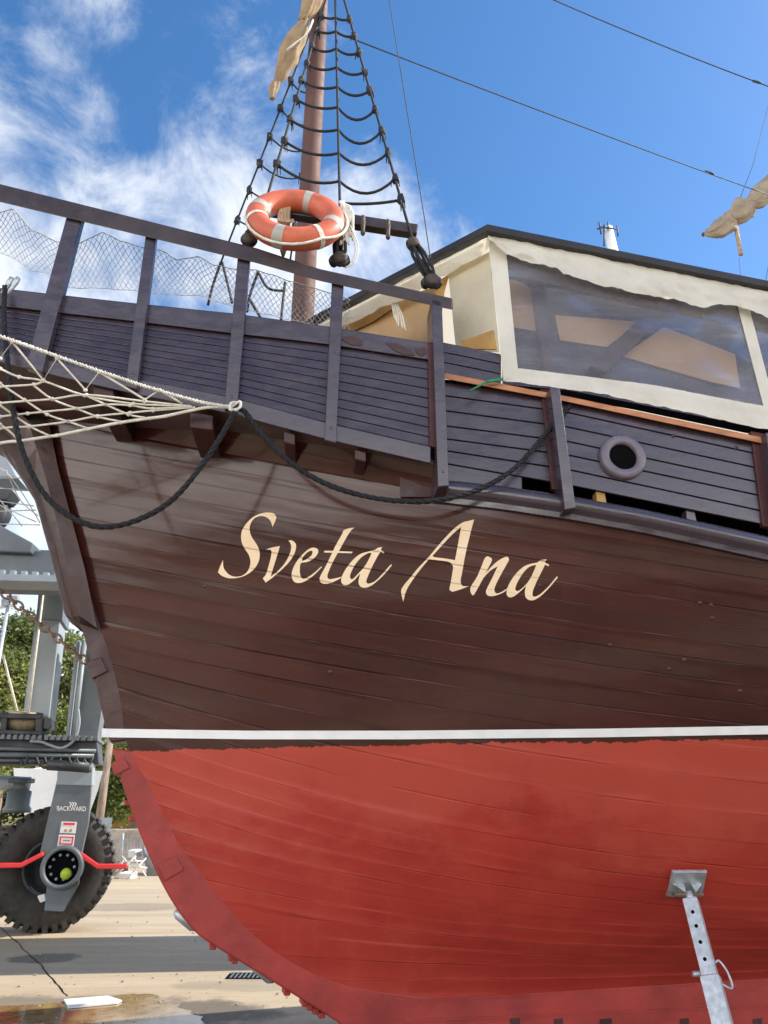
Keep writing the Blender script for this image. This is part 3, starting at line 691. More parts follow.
# posts
POSTS = [([(68, 210), (83, 214), (42, 372), (25, 367)], -.075, -.012), ([(146, 231), (156, 234), (137, 389), (125, 386)], -.075, -.012),
         ([(238, 252), (250, 255), (237, 411), (224, 408)], -.075, -.012), ([(332, 277), (344, 280), (336, 443), (324.5, 440)], -.075, -.012),
         ([(431.5, 298), (442, 301), (449, 486), (438, 487)], -.10, .13)]
for q, f, b in POSTS:
    mb = MB(); pfb(mb, q, f, b); po = mb.build('bulwark_post', M['wood'], ship, bevel=.007)
    c = [(q[2][0]+q[3][0])/2, (q[2][1]+q[3][1])/2]
    for t in (.08, .55):
        x = lerp(c[0], (q[0][0]+q[1][0])/2, t); y = lerp(c[1], (q[0][1]+q[1][1])/2, t)
        mb = MB(); mb.lathe([(.0, -.003), (.008, -.002), (.010, 0), (.010, .01)], FB.hit(x, y, f-.001), FB.n, 10); mb.build('bolt_head', M['wood'], po)
# handrail
XR = [-90, 0, 80, 160, 256, 320, 400, 453]
R_t = ([-90, 0, 256, 320, 453], [161, 184, 248, 269, 298.5]); R_b = ([-90, 0, 256, 320, 453], [181, 202, 263, 281, 310])
mb = MB(); strip(mb, R_t, R_b, -.10, -.10, .09, XR); mb.build('handrail', M['rail'], ship, bevel=.010)
# beams that carry the head platform
for (x0, y0, x1, y1) in ((93, 383, 114, 399), (190, 412, 213, 427), (284, 431, 295, 442), (355, 449, 366, 459)):
    mb = MB(); P = [FB.hit(x, y, .0) for x, y in ((x0, y0), (x1, y0+3), (x1, y1+3), (x0, y1))]; mb.prism(P, FB.n*.75)
    mb.build('beam_end', M['wood_dark'], ship, bevel=.008)

# ------------------------------------------------------------------ aft bulwark above the wale
AB = Plane((.42, 4.585), (2.44, 4.705))
ab_x = [440, 500, 568, 640, 700, 760, 860, 960]
def al(y0, y1, y2):
    k = (y2-y1)/192; return ([440, 568, 760, 960], [y1-(y1-y0)*128/117, y1, y2, y2+200*k*1.08])
SEAM = [al(383, 399, 441), al(397, 413, 455), al(412, 427.5, 469), al(427, 442, 483), al(440, 455.5, 496), al(452, 470, 511), al(465, 485.5, 524.5)]
SLOT = al(484, 497, 536)
mb = MB()
for a, b in zip(SEAM, SEAM[1:]):
    b2 = (b[0], [y-1.0 for y in b[1]]); strip(mb, a, b2, 0, -.004, .04, ab_x, AB)
strip(mb, SEAM[-1], SLOT, 0, -.004, .04, [440, 500, 522], AB)
mb.build('topside_planks', M['wood'], ship, bevel=.004)
UP = [al(344, 368, 410), al(354, 378, 420), al(364, 388, 430), al(378, 399, 441)]
mb = MB()
for a, b in zip(UP, UP[1:]):
    b2 = (b[0], [y-.8 for y in b[1]]); strip(mb, a, b2, -.035, -.039, .0, [443, 470, 501], AB)
strip(mb, UP[0], UP[-1], .002, .002, .03, [443, 470, 501], AB)
mb.build('upper_bulwark_planks', M['wood'], ship, bevel=.004)
mb = MB(); strip(mb, SEAM[0], SEAM[-1], .03, .03, .06, [405] + ab_x, AB); mb.build('plank_backing', M['wood_dark'], ship)
mb = MB(); strip(mb, SEAM[-2], (SLOT[0], [y+14 for y in SLOT[1]]), .05, .05, .08, [400, 440, 500, 520], AB); mb.build('sheer_filler', M['hull'] if False else M['wood_dark'], ship)
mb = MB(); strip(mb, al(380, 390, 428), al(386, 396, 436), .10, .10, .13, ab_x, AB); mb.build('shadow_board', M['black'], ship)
mb = MB(); strip(mb, al(374, 396.5, 437), al(380, 402.0, 443), -.045, -.045, .04, ab_x[:6] + [860], AB); mb.build('trim_strip', M['orange'], ship, bevel=.006)
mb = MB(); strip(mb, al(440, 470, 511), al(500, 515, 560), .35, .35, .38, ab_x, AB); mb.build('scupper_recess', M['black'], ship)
for x in (596, 686):
    mb = MB(); y = interp(*SLOT, x); pfb(mb, [(x, y-12), (x+9, y-10), (x+11, y+2), (x+1, y)], .02, .10, AB); mb.build('scupper_block', M['wood'] if x > 650 else M['ply'], ship, bevel=.005)
# ledge board and the rounded rubbing strake
W_t = ([430, 500, 568, 640, 700, 768, 960], [484, 490, 499, 511.5, 524, 540, 582]); W_m = ([430, 500, 568, 640, 700, 768, 960], [490, 498, 508, 521, 534, 549, 592])
mb = MB(); strip(mb, SLOT, (W_t[0], [y+2 for y in W_t[1]]), -.005, -.03, .12, [440, 500, 568, 640, 700, 768, 860, 950], AB); mb.build('covering_board', M['wood'], ship, bevel=.006)
pth = [hull_hit(x, interp(*W_m, x), .0) for x in (437, 470, 500, 535, 568, 604, 640, 670, 700, 735, 768, 860, 950)]
mb = MB(); prof = [(-.02, .075), (.045, .065), (.075, .040), (.082, .0), (.070, -.035), (.03, -.05), (.025, -.085), (-.02, -.085)]
rings = [[mb.bm.verts.new(p + Vector((.05, -1, 0)).normalized()*o + Vector((0, 0, h))) for o, h in prof] for p in catmull(pth, 3)]
for a, b in zip(rings, rings[1:]):
    for k in range(len(prof)):
        f = mb.bm.faces.new((a[k], a[(k+1) % len(prof)], b[(k+1) % len(prof)], b[k])); f.smooth = k < 5
mb.bm.faces.new(rings[0]); mb.bm.faces.new(rings[-1][::-1])
mb.build('rubbing_strake', M['wood'], ship)
for q, f, b in (([(550, 386), (560, 388), (576, 508), (565, 510)], -.16, .03), ([(766, 432), (778, 435), (796, 560), (784, 561)], -.11, .03)):
    mb = MB(); pfb(mb, q, f, b, AB); mb.build('bulwark_post', M['wood'], ship, bevel=.007)
for pl_, q, f_ in ((FB, [(428, 343), (439, 345), (442, 449), (430, 446)], -.036), (AB, [(541, 388), (553, 390), (567, 492), (552, 489)], -.02), (AB, [(751, 431), (767, 434), (785, 530), (763, 526)], -.02)):
    mb = MB(); pfb(mb, q, f_, .02, pl_); mb.build('post_shade_strip', M['maroon'], ship, bevel=.004)  # added strip whose dark colour stands in for the post's shaded left face
# porthole
pc = AB.hit(622, 458, -.004); rr = .155
mb = MB(); mb.lathe([(rr*.60, .03), (rr*.60, -.028), (rr*.66, -.036), (rr*.92, -.036), (rr, -.026), (rr, .03)], pc, AB.n, 40)
ph = mb.build('porthole', M['porthole'], ship)
mb = MB(); mb.lathe([(.0, -.008), (rr*.61, -.008)], pc, AB.n, 32); mb.build('porthole_opening', M['black'], ph)
for x, y in ((673, 436), (736, 448)):
    mb = MB(); mb.lathe([(0, -.01), (.012, -.008), (.015, .0), (.015, .02)], AB.hit(x, y, 0), AB.n, 10); mb.build('bolt_head', M['wood_dark'], ship)

# ------------------------------------------------------------------ mast
def cmid(px, py): return CEN.hit(px, py, 0)
mt = cmid(323, -60); mbm = cmid(301, 345)
mb = MB(); mb.tube([lerp(mbm, mt, -.4), mbm, lerp(mbm, mt, .5), mt, lerp(mbm, mt, 1.25)], [.102, .098, .090, .080, .072], 20); mast = mb.build('foremast', M['mast'], ship)

# ------------------------------------------------------------------ canopy amidships
can = thing('deck_canopy', (2.2, 5.6, 3.3), 'white canvas deck tent with a clear vinyl side window and black ridge beams', 'canopy')
CS = Plane((.42, 4.53), (2.44, 4.65))
c_top = ([489, 768, 1000], [234, 291, 338]); c_bot = ([504, 611, 768, 1000], [381, 396, 430, 476])
c0 = CS.hit(490, 233, 0); c_end = CS.hit(1000, 338, 0)
def mirp(p): return sp3((p-ORG).dot(AX), -(p-ORG).dot(NN), p.z)
c1 = CEN.hit(320, 321, 0)
CF = Plane(tuple(c1.xy), tuple(c0.xy))
# window panel borders
inner = [(506, 252), (517, 368)]
mb = MB()
def strip_rows(pl, top, bot, xs, nrow, amp, seed, off=0):
    rows = []
    for j in range(nrow+1):
        row = []
        for x in xs:
            y = lerp(interp(*top, x), interp(*bot, x), j/nrow); p = pl.hit(x, y, off)
            row.append(p - pl.n*amp*(noise.noise(Vector((x*.035, j*.35, seed))) + .6*noise.noise(Vector((x*.12 - j*.25, j*.4, seed+3))) + 1.1*abs(noise.noise(Vector((x*.085 - j*.32, j*.12, seed+5)))))*(.35+.65*j/nrow))
        rows.append(row)
    return rows
b_in = ([517, 653, 768, 1000], [368, 385, 407, 454])
xs = [504+i*4 for i in range(125)]
mb.sheet(strip_rows(CS, b_in, c_bot, xs, 8, .016, 1.3, -.004)); mb.build('panel_hem', M['canvas'], can)
mb = MB(); rows = []
for j in range(20):
    t = j/19; xl, yl = lerp(488, 503.5, t), lerp(236, 381, t); xr, yr = lerp(505, 518, t), lerp(240, 370, t)
    rows.append([CS.hit(lerp(xl, xr, i/4), lerp(yl, yr, i/4), -.008 + .01*noise.noise(Vector((i*.6, j*.25, 2)))) for i in range(5)])
mb.sheet(rows); mb.build('panel_edge', M['canvas'], can)
mb = MB(); rows = []
for j in range(12):
    t = j/11; rows.append([CS.hit(lerp(736, 764, t)+dx, lerp(300, 408, t)+dx*.2, -.006) for dx in (0, 4, 8, 12)])
mb.sheet(rows); mb.build('panel_seam', M['canvas'], can)
mb = MB(); rows = []
for j in range(15):
    row = []
    for x in [503+i*4 for i in range(126)]:
        y = lerp(interp([503, 768, 1000], [246, 300, 346], x), interp(*b_in, x)+2, j/14); row.append(CS.hit(x, y, .004 + .012*noise.noise(Vector((x*.02, j*.3, 8)))))
    rows.append(row)
mb.sheet(rows); mb.build('vinyl_window', M['vinyl'], can)
# valance along the side
v_bot = ([488, 506, 520, 547, 565, 589, 610, 632, 655, 675, 690, 705, 722, 739, 768, 850, 1000], [240, 255, 258, 267.5, 276, 281, 288, 293, 296, 298, 305, 309, 305, 308, 320, 335, 366])
xs = [488+i*3 for i in range(171)]
mb = MB(); mb.sheet(strip_rows(CS, c_top, v_bot, xs, 12, .034, 5.1, -.05)); mb.build('side_valance', M['canvas'], can)
# front
f_top = ([318, 489], [325, 236]); f_vb = ([318, 353, 391, 448, 482, 490], [331, 323, 305, 275, 257, 250])
xs = [318+i*4 for i in range(44)]
mb = MB(); mb.sheet(strip_rows(CF, f_top, f_vb, xs, 6, .03, 9.4, -.04)); mb.build('front_valance', M['canvas_front'], can)
def panel(name, px, mat, off, th=.006):
    mb = MB(); P = [CF.hit(*p, off) for p in px]; mb.prism(P, CF.n*th); return mb.build(name, mat, can)
panel('front_panel', [(448, 272), (489, 252), (499, 352), (456, 350)], M['canvas_front'], .0)
panel('front_panel', [(330, 318), (392, 300), (441, 285), (440, 352), (330, 352)], M['tan'], .06)
panel('front_post', [(438, 281), (449, 274), (444, 292), (437, 352), (425, 352)], M['ply'], .03)
panel('front_board', [(461, 341), (493, 330), (496, 349), (462, 349)], M['ply'], -.012, .01)
panel('front_board', [(346, 326), (393, 300), (393, 308), (372, 322), (346, 334)], M['ply'], .04, .01)
# ridge beams
mb = MB(); mb.bar(lerp(c0, c1, .0)+Vector((0, 0, .03)), lerp(c0, c1, 1.15)+Vector((0, 0, .03)), .07, .055); mb.build('ridge_beam', M['beam'], can, bevel=.005)
mb = MB(); mb.bar(CS.hit(485.5, 230.4, -.06), CS.hit(1000, 334, -.06), .07, .06); mb.build('ridge_beam', M['beam'], can, bevel=.005)
# roof cloth and the far side
mb = MB(); far0, far1 = mirp(c0), mirp(c_end); mid1 = sp3((c_end-ORG).dot(AX), 0, c_end.z+.2)
dn = Vector((0, 0, -.045)); rows = [[lerp(c0, c_end, i/10)+dn for i in range(11)], [lerp(c1+dn, mid1, i/10) for i in range(11)], [lerp(far0, far1, i/10) for i in range(11)]]
mb.sheet(rows); mb.build('roof_cloth', M['canvas_roof'], can)
# inside: deckhouse wall with plywood panels and a dark frame
IN = Plane(tuple((CS.p+CS.n*.20).xy), tuple((CS.p+CS.n*.20+CS.d).xy))
def inpart(name, px, mat, off, th):
    mb = MB(); P = [IN.hit(*p, off) for p in px]; mb.prism(P, IN.n*th); return mb.build(name, mat, can)
inpart('deckhouse_wall', [(503, 242), (1000, 342), (1000, 470), (503, 384)], M['wood'], .10, .04)
for q in ([(508, 276), (531, 288), (536, 331), (512, 327)], [(555, 315), (640, 322), (607, 347), (560, 340)], [(622, 356), (664, 327), (735, 354), (740, 388), (712, 382)], [(770, 340), (850, 360), (850, 400), (775, 395)]):
    inpart('deckhouse_panel', q, M['tan'], .08, .015)
mb = MB(); mb.prism([CS.hit(*p, .035) for p in ((503, 243), (1000, 343), (1000, 380), (768, 330), (503, 274))], CS.n*.04); mb.build('valance_shade_board', M['wood'], can)  # dark board added to stand in for the shade under the valance
inpart('deckhouse_post', [(531, 270), (544, 273), (551, 372), (545, 372)], M['wood_dark'], .0, .07)
inpart('deckhouse_brace', [(640, 318), (658, 322), (606, 372), (590, 366)], M['wood_dark'], .02, .05)

# ------------------------------------------------------------------ standing rigging
def at_py(A, B, py):
    a, b = 0.0, 1.0
    for _ in range(40):
        m = (a+b)/2
        if project(lerp(A, B, m))[1] < py: a = m
        else: b = m
    return lerp(A, B, a)
HEAD = cmid(333, -24)
near = {'L': (HEAD, FB.hit(256, 234, .0)), 'M': (HEAD + Vector((.02, -.05, 0)), FB.hit(341, 252, .0)), 'R': (HEAD + Vector((.03, -.05, .02)), FB.hit(413, 242, .0))}
rig = thing('foremast_shrouds', tuple(FB.hit(340, 256, 0)), 'black rope shrouds with sagging ratlines running from the near rail up the mast', 'rigging')
for k in 'LMR':
    mb = MB(); mb.tube([lerp(*near[k], i/6) for i in range(7)], .011, 6); mb.build('shroud', M['tarred'], rig)
z2 = lambda x, y: (220+x*.3125, y*.3125)
def sag(P, Q, d, n=8): return [lerp(P, Q, i/n) - Vector((0, 0, d*4*(i/n)*(1-i/n))) for i in range(n+1)]
LV = [(52, 57, 62, .02, .02), (98, 100, 115, .03, .035), (150, 155, 168, .05, .05), (205, 215, 230, .05, .06), (258, 278, 290, .05, .08), (318, 343, 350, .05, .13), (383, 415, 420, .06, .14), (450, 490, 490, .07, .12), (525, 580, 572, .08, .13), (None, 650, 640, 0, .02)]
def knot(P, par, r=.042):
    mb = MB(); mb.blob(P, r, 1, .5, (.8, .8, 1.35))
    for k in range(3):
        a = random.uniform(0, 6.28); mb.tube([P, P+Vector((math.cos(a)*.03, math.sin(a)*.03, -.03)), P+Vector((math.cos(a)*.035, math.sin(a)*.035, -.07-random.random()*.03))], [.007, .006, .003], 4)
    mb.build('lashing_knot', M['tarred'], par)
for l, m_, r_, s1, s2 in LV:
    Mp = at_py(*near['M'], m_*.3125); Rp = at_py(*near['R'], r_*.3125); pts_ = []
    if l: Lp = at_py(*near['L'], l*.3125); pts_ = sag(Lp, Mp, s1)[:-1]; knot(Lp, rig)
    pts_ += sag(Mp, Rp, s2); knot(Rp, rig)
    mb = MB(); mb.tube(pts_, .0115, 6); mb.build('ratline', M['tarred'], rig)
def deadeye(P, par, r=.046):
    mb = MB(); ax = Vector((.15, -1, .1)); mb.lathe([(0, -.04), (r*.7, -.04), (r, -.02), (r*.86, 0), (r, .02), (r*.7, .04), (0, .04)], P, ax, 16); d_e = mb.build('deadeye', M['block'], par)
    mb = MB(); x = ax.normalized().orthogonal().normalized(); y = ax.normalized().cross(x); mb.tube([P + (x*math.cos(k*.5236)+y*math.sin(k*.5236))*(r*.97) for k in range(12)], r*.20, 6, closed=True); mb.build('strop', M['tarred'], d_e)
def lash(P, Q, par, n=5, w=.03):
    mb = MB()
    for k in range(n):
        o = Vector(((k-(n-1)/2)*w*.6, -.03*math.sin(k*2.1), 0)); mb.tube([P+o*.6, lerp(P, Q, .3)+o*1.2+Vector((.01*math.sin(k*3), 0, 0)), lerp(P, Q, .7)+o*1.1, Q+o*.6], .013, 5)
    mb.build('lanyard', M['tarred'], par)
for k, up, lo in (('L', (255, 228), (249, 240)), ('M', (340, 240), (340, 259)), ('R', (413, 244), (432, 281))):
    U, Lo = FB.hit(*up, -.02), FB.hit(*lo, -.02); deadeye(U, rig); deadeye(Lo, rig, .052); lash(U, Lo, rig)
    if k != 'L':
        for dx in (-6, 5): deadeye(FB.hit(lo[0]+dx, lo[1]+2, .03), rig, .034)
far = {'a': (HEAD + Vector((-.03, .06, 0)), mirp(FB.hit(250, 250, 0))), }
def farpt(px, py, Y): return on_y(px, py, Y)
fa = (HEAD + Vector((-.06, .05, -.1)), on_y(221, 262, 6.35)); fc = (HEAD + Vector((-.05, .05, -.1)), on_y(290, 262, 6.6))
rig2 = thing('far_shrouds', tuple(on_y(240, 300, 6.4)), 'thin black shrouds on the far side of the mast seen behind the orange lifebuoy', 'rigging')
for A in (fa, fc):
    mb = MB(); mb.tube([lerp(*A, i/6) for i in range(7)], .010, 6); mb.build('shroud', M['tarred'], rig2)
for y1, y2 in ((81, 90), (108, 124), (136, 150), (163, 177), (190, 200), (220, 226)):
    P, Q = at_py(*fa, y1), at_py(*fc, y2); mb = MB(); mb.tube(sag(P, Q, .09), .009, 5); mb.build('ratline', M['tarred'], rig2); knot(P, rig2, .046); knot(Q, rig2, .046)
for a, b, c in (((258, 272), (250, 295), (247, 312)), ((258, 272), (268, 288), (285, 291)), ((285, 282), (283, 300), (281, 320)), ((221, 262), (213, 285), (208, 305)), ((222, 262), (229, 290), (232, 303)), ((250, 300), (257, 312), (262, 320))):
    mb = MB(); mb.tube(catmull([on_y(*p, 6.3) for p in (a, b, c)], 4), .014, 5); mb.build('lanyard', M['tarred'], rig2)
# pin rail lashed across the shrouds
pinr = thing('belaying_pin_rail', tuple(FB.hit(350, 224, .03)), 'short dark brown pin rail with wooden pins lashed across the shrouds', 'pin rail')
mb = MB(); mb.bar(FB.hit(266, 209, .08), FB.hit(417, 232, .08), .075, .085); mb.build('rail_bar', M['rail'], pinr, bevel=.008)
for x, y in ((363, 225), (388, 229)):
    P = FB.hit(x, y, .0); mb = MB(); mb.lathe([(0, .085), (.014, .082), (.018, .06), (.012, .035), (.020, .03), (.016, 0), (.014, -.05), (.018, -.075), (.012, -.09), (0, -.09)], P, (0, .05, 1), 10); mb.build('belaying_pin', M['block'], pinr)

# ------------------------------------------------------------------ lifebuoy
bc = FB.hit(295.5, 219.5, -.075); e1 = Vector((math.cos(R(7)), .05, -math.sin(R(7)))).normalized()
t_ = R(22); nb = Vector((.0, -math.cos(t_), math.sin(t_))); nb = (nb - e1*nb.dot(e1)).normalized(); e2 = e1.cross(nb) if e1.cross(nb).z > 0 else nb.cross(e1)
sc_ = (bc-CAM).dot(Vector((0, cp, sp)))/F; RM, rm = 38.3*sc_, 11.4*sc_
buoy = thing('lifebuoy', tuple(bc - e2*(RM+rm)), 'orange ring lifebuoy with silver bands tied above the handrail', 'lifebuoy')
def ring_pt(a, rad, out=0): return bc + (e1*math.cos(a)+e2*math.sin(a))*rad + nb*out
def torus_arc(mb, a0, a1, r, n=64, m=20, ell=1.0):
    full = a1-a0 > 6.2; rings = []
    for i in range(n + (0 if full else 1)):
        a = a0 + (a1-a0)*i/n; d = e1*math.cos(a)+e2*math.sin(a)
        rings.append([mb.bm.verts.new(bc + d*RM + d*math.cos(2*math.pi*k/m)*r*ell + nb*math.sin(2*math.pi*k/m)*r) for k in range(m)])
    for i in range(n if full else n-0):
        A, B = rings[i], rings[(i+1) % len(rings)]
        for k in range(m):
            f = mb.bm.faces.new((A[k], A[(k+1) % m], B[(k+1) % m], B[k])); f.smooth = True
mb = MB(); torus_arc(mb, 0, 2*math.pi, rm); ring = mb.build('ring', M['buoy'], buoy)
for a in (78, 170, 258, 350):
    mb = MB(); torus_arc(mb, R(a-6.5), R(a+6.5), rm*1.018, 8); mb.build('reflective_band', M['buoyband'], buoy)
g_pts = []
for a0, a1 in ((200, 310), (310, 380),):
    for i in range(11):
        a = R(lerp(a0, a1, i/10)); k = math.sin(math.pi*i/10); g_pts.append(ring_pt(a, RM+rm*(1.03+.22*k), .01+rm*.3*(1-k)))
mb = MB(); mb.tube(g_pts, .010, 6); mb.build('grab_line', M['cord'], buoy)
for a in (203, 312):
    mb = MB(); torus_arc(mb, R(a-3), R(a+3), rm*1.04, 4); mb.build('rope_lashing', M['cord'], buoy)
hk = MB()
for k in range(7):
    o = (k-3)*1.5; hk.tube(catmull([FB.hit(287+o*.6, 205, .02), FB.hit(284+o, 214, -.02+.01*(k % 2)), FB.hit(284+o, 226, -.01), FB.hit(285+o*.5, 244, .0), FB.hit(283+o*.3, 256-abs(o), .0)], 4), .013, 5)
hk.tube([FB.hit(279, 221, -.045), FB.hit(289, 222, -.05), FB.hit(293, 220, -.03)], .012, 5)
tag(hk.build('rope_hank', M['hemp']), 'tan rope hank hanging through the middle of the orange lifebuoy', 'rope')
hk = MB()
for k in range(16):
    x0 = 343 + random.uniform(-3, 6); hk.tube(catmull([FB.hit(341+random.uniform(-2, 3), 204+random.uniform(-3, 4), -.03), FB.hit(x0+3, 212+random.uniform(-4, 4), -.06), FB.hit(x0+random.uniform(-2, 6), 226, -.05), FB.hit(x0+random.uniform(-3, 9), random.uniform(232, 250), -.05)], 4), random.choice((.006, .009, .011)), 5)
for dx in (0, 3):
    hk.tube(catmull([FB.hit(347+dx, 225, -.06), FB.hit(355+dx, 245, -.06), FB.hit(352+dx, 262, -.06), FB.hit(345, 268, -.05)], 5), .005, 5)
tag(hk.build('frayed_rope', M['cord']), 'bunch of frayed pale cord hanging beside the orange lifebuoy', 'rope')
hk = MB()
for k in range(5): hk.tube(catmull([FB.hit(392+k*1.2, 303, -.02), FB.hit(394+k*2, 315, .0), FB.hit(395+k*2.5+random.uniform(-2, 3), 322+k*2.3, .0)], 4), .006, 5)
tag(hk.build('frayed_rope', M['cord']), 'short white cord ends dangling beneath the handrail before the tent', 'rope')

# ------------------------------------------------------------------ nets, ropes, chain
z5 = lambda L: [(x*.3255, 320+y*.3255) for x, y in L]
pa, pb, pc_ = FB.hit(236, 408, -.10), on_y(0, 336, 3.80), on_y(0, 440, 4.25)
nn_ = (pb-pa).cross(pc_-pa).normalized()
def netp(px, py):
    r = ray(px, py); return CAM + r*((pa-CAM).dot(nn_)/r.dot(nn_))
net = thing('bowsprit_net', tuple(pa), 'knotted white rope net stretched forward under the bowsprit', 'net')
edge = z5([(-260, -40), (0, 50), (130, 95), (300, 155), (450, 205), (600, 248), (690, 265), (722, 268)])
ep = catmull([netp(*p) for p in edge], 14)
mb = MB(); acc = 0; last = ep[0]
for k in range(len(ep)-1):                                               # laid edge line: two strands twisting
    pass
for ph_ in (0, math.pi):
    mb.tube([p + Vector((0, -math.sin(i*1.9+ph_), math.cos(i*1.9+ph_)))*.009 for i, p in enumerate(catmull(ep, 2))], .006, 5)
mb.build('edge_line', M['cord'], net)
STR = [[(-150, -40), (-120, 30), (0, 118), (38, 68), (133, 185), (175, 118), (262, 215), (305, 160), (445, 245), (490, 215), (560, 258)],
 [(-250, 40), (-120, 95), (0, 150), (60, 175), (133, 187), (260, 232), (410, 257), (585, 265)], [(-250, 225), (-100, 212), (0, 205), (105, 198), (133, 187)], [(-250, 280), (0, 255), (160, 243), (265, 230), (445, 250), (590, 265)],
 [(-250, 330), (0, 297), (85, 287), (235, 272), (325, 260), (400, 262), (470, 272), (590, 265)], [(-250, 370), (0, 333), (90, 327), (210, 312), (300, 295), (400, 285), (470, 278), (600, 268)],
 [(-250, 425), (0, 378), (60, 372), (150, 358), (175, 355), (270, 335), (370, 315), (460, 302), (510, 295), (640, 268), (722, 270)],
 [(-250, 30), (-100, 130), (0, 195), (75, 245), (145, 290), (210, 312), (270, 333)], [(100, 198), (160, 243), (235, 272), (300, 297), (370, 312)], [(-250, 110), (-120, 180), (0, 262), (90, 325), (150, 355)], [(265, 232), (325, 260), (395, 290), (455, 302)], [(-200, 190), (0, 320), (60, 370)], [(-250, 260), (-100, 345), (-40, 380)]]
for i, st_ in enumerate(STR):
    P = [netp(*p) for p in z5(st_)]; P2 = P if i == 0 else catmull(P, 4)
    mb = MB(); mb.tube(P2, .0070 if i != 6 else .011, 6)
    for p in P[1:-1]: mb.blob(p, .014, 1, .2)
    mb.build('strand', M['cord'], net)
mb = MB(); tk = FB.hit(236, 408, -.11)
for k in range(4): mb.tube([tk + Vector((.035*math.cos(a+k), -.02+.012*math.sin(2*a+k), .03*math.sin(a+k*1.3))) for a in [j*.5 for j in range(14)]], .007, 5)
mb.build('tack_knot', M['cord'], net)
# lower half of that net, on the far side of the stem
net2 = thing('far_net', tuple(on_y(20, 505, 6.0)), 'grey far side of the bow net seen against the sky left of the stem', 'net')
for st_ in ([(-40, 455), (0, 468), (20, 490), (40, 523)], [(-40, 480), (0, 505), (36, 522)], [(-40, 525), (0, 524), (40, 525)], [(-20, 512), (36, 510)], [(-30, 497), (34, 506)], [(-20, 487), (28, 490)], [(6, 470), (20, 500), (38, 516)], [(0, 500), (22, 526)], [(-10, 478), (24, 478)]):
    mb = MB(); mb.tube(catmull([on_y(*p, 6.0) for p in st_], 4), .0045, 5); mb.build('strand', M['netting'], net2)
# fine fishing net between rail and bulwark
fn_t = ([-60, 0, 13, 32, 55, 72, 103, 120, 143, 160, 177, 198, 213, 230, 256, 300, 330, 350], [222, 212, 209, 230, 241, 247, 232, 241, 247, 250, 260, 256, 265, 268, 270, 284, 293, 300])
fn_b = ([-60, 0, 13, 32, 50, 63, 100, 130, 150, 200, 230, 256, 300, 350], [246, 253, 258, 271, 273, 288, 288, 290, 293, 296, 306, 312, 322, 332])
mb = MB(); nc, nr = 150, 11
def fnp(i, j):
    x = lerp(-60, 350, i/nc); t = j/nr; x += 2.0*noise.noise(Vector((i*.12, j*.3, 0))); y = lerp(interp(*fn_t, x), interp(*fn_b, x), t)
    return FB.hit(x, y + 1.2*noise.noise(Vector((i*.2, j*.5, 4))), .22)
for i in range(nc):
    for j in range(nr):
        if (i+j) % 2 == 0: mb.tube([fnp(i, j), fnp(i+1, j+1)], .0022, 3, cap=False)
        else: mb.tube([fnp(i+1, j), fnp(i, j+1)], .0022, 3, cap=False)
mb.tube([fnp(i, 0) for i in range(nc+1)], .004, 4); mb.tube([fnp(i, nr) for i in range(nc+1)], .003, 4)
tag(mb.build('fishing_net', M['netting']), 'fine white mesh net strung between the handrail and the bulwark', 'net')
# black rope swags
def rope_path(P, Y=None): return catmull([FB.hit(x, y, o) for x, y, o in P], 6)
def twisted(mb, path, r):
    n = 14; pp = catmull(path, 3); d = 0; A = [[], [], []]; prev = pp[0]
    for i, p in enumerate(pp):
        d += (p-prev).length; prev = p; t = (pp[min(i+1, len(pp)-1)]-pp[max(i-1, 0)]).normalized(); x = t.cross(Vector((.1, 1, .05))).normalized(); y = t.cross(x)
        for k in range(3):
            a = d*42 + k*2.094; A[k].append(p + (x*math.cos(a)+y*math.sin(a))*r*.5)
    for k in range(3): mb.tube(A[k], r*.60, 6)
mb = MB()
twisted(mb, rope_path([(5, 286, -.09), (4, 320, -.12), (8, 365, -.14), (14, 415, -.15), (24, 455, -.14), (45, 495, -.12), (75, 519, -.10), (105, 527, -.08), (140, 519, -.06), (172, 500, -.06), (200, 468, -.09), (222, 435, -.12), (237, 407, -.115)]), .0165)
twisted(mb, rope_path([(237, 407, -.115), (246, 413, -.10), (258, 430, -.07), (285, 458, -.05), (320, 481, -.03), (360, 495, -.03), (400, 501, -.07), (440, 500, -.10), (480, 489, -.08), (515, 468, -.05), (545, 435, -.02), (572, 403, .08)]), .0165)
tag(mb.build('mooring_rope', M['blackrope']), 'thick black rope hanging in two swags across the bow planking', 'rope')
mb = MB()
for dx in (0, 6): mb.lathe([(0, .09), (.016, .085), (.020, .05), (.014, 0), (.014, -.05), (0, -.05)], FB.hit(6+dx, 288, -.02), (.35, 0, 1), 8)
tag(mb.build('cleat_pin', M['galv']), 'pale pin cleat where the black rope is made fast', 'cleat')
# bobstay chain
ca, cb = CEN.hit(-60, 534, 0), CEN.hit(93, 667, -.06)
mb = MB(); pathc = sag(ca, cb, .02, 60); L_ = sum((a-b).length for a, b in zip(pathc, pathc[1:])); nl = int(L_/.058)
for k in range(nl):
    t = (k+.5)/nl; P = lerp(ca, cb, t) - Vector((0, 0, .02*4*t*(1-t))); d = (cb-ca).normalized(); sx = Vector((0, 1, 0)) if k % 2 else d.cross(Vector((0, 1, 0))).normalized()
    sx = (sx - d*sx.dot(d)).normalized(); h, w = .040, .024
    mb.tube([P + d*(h*math.cos(a))*(.55+.45*abs(math.cos(a))) + sx*w*math.sin(a) for a in [j*math.pi/6 for j in range(12)]], .0085, 5, closed=True)
tag(mb.build('bobstay_chain', M['rust']), 'rusty iron chain running forward and up from the stem', 'chain')

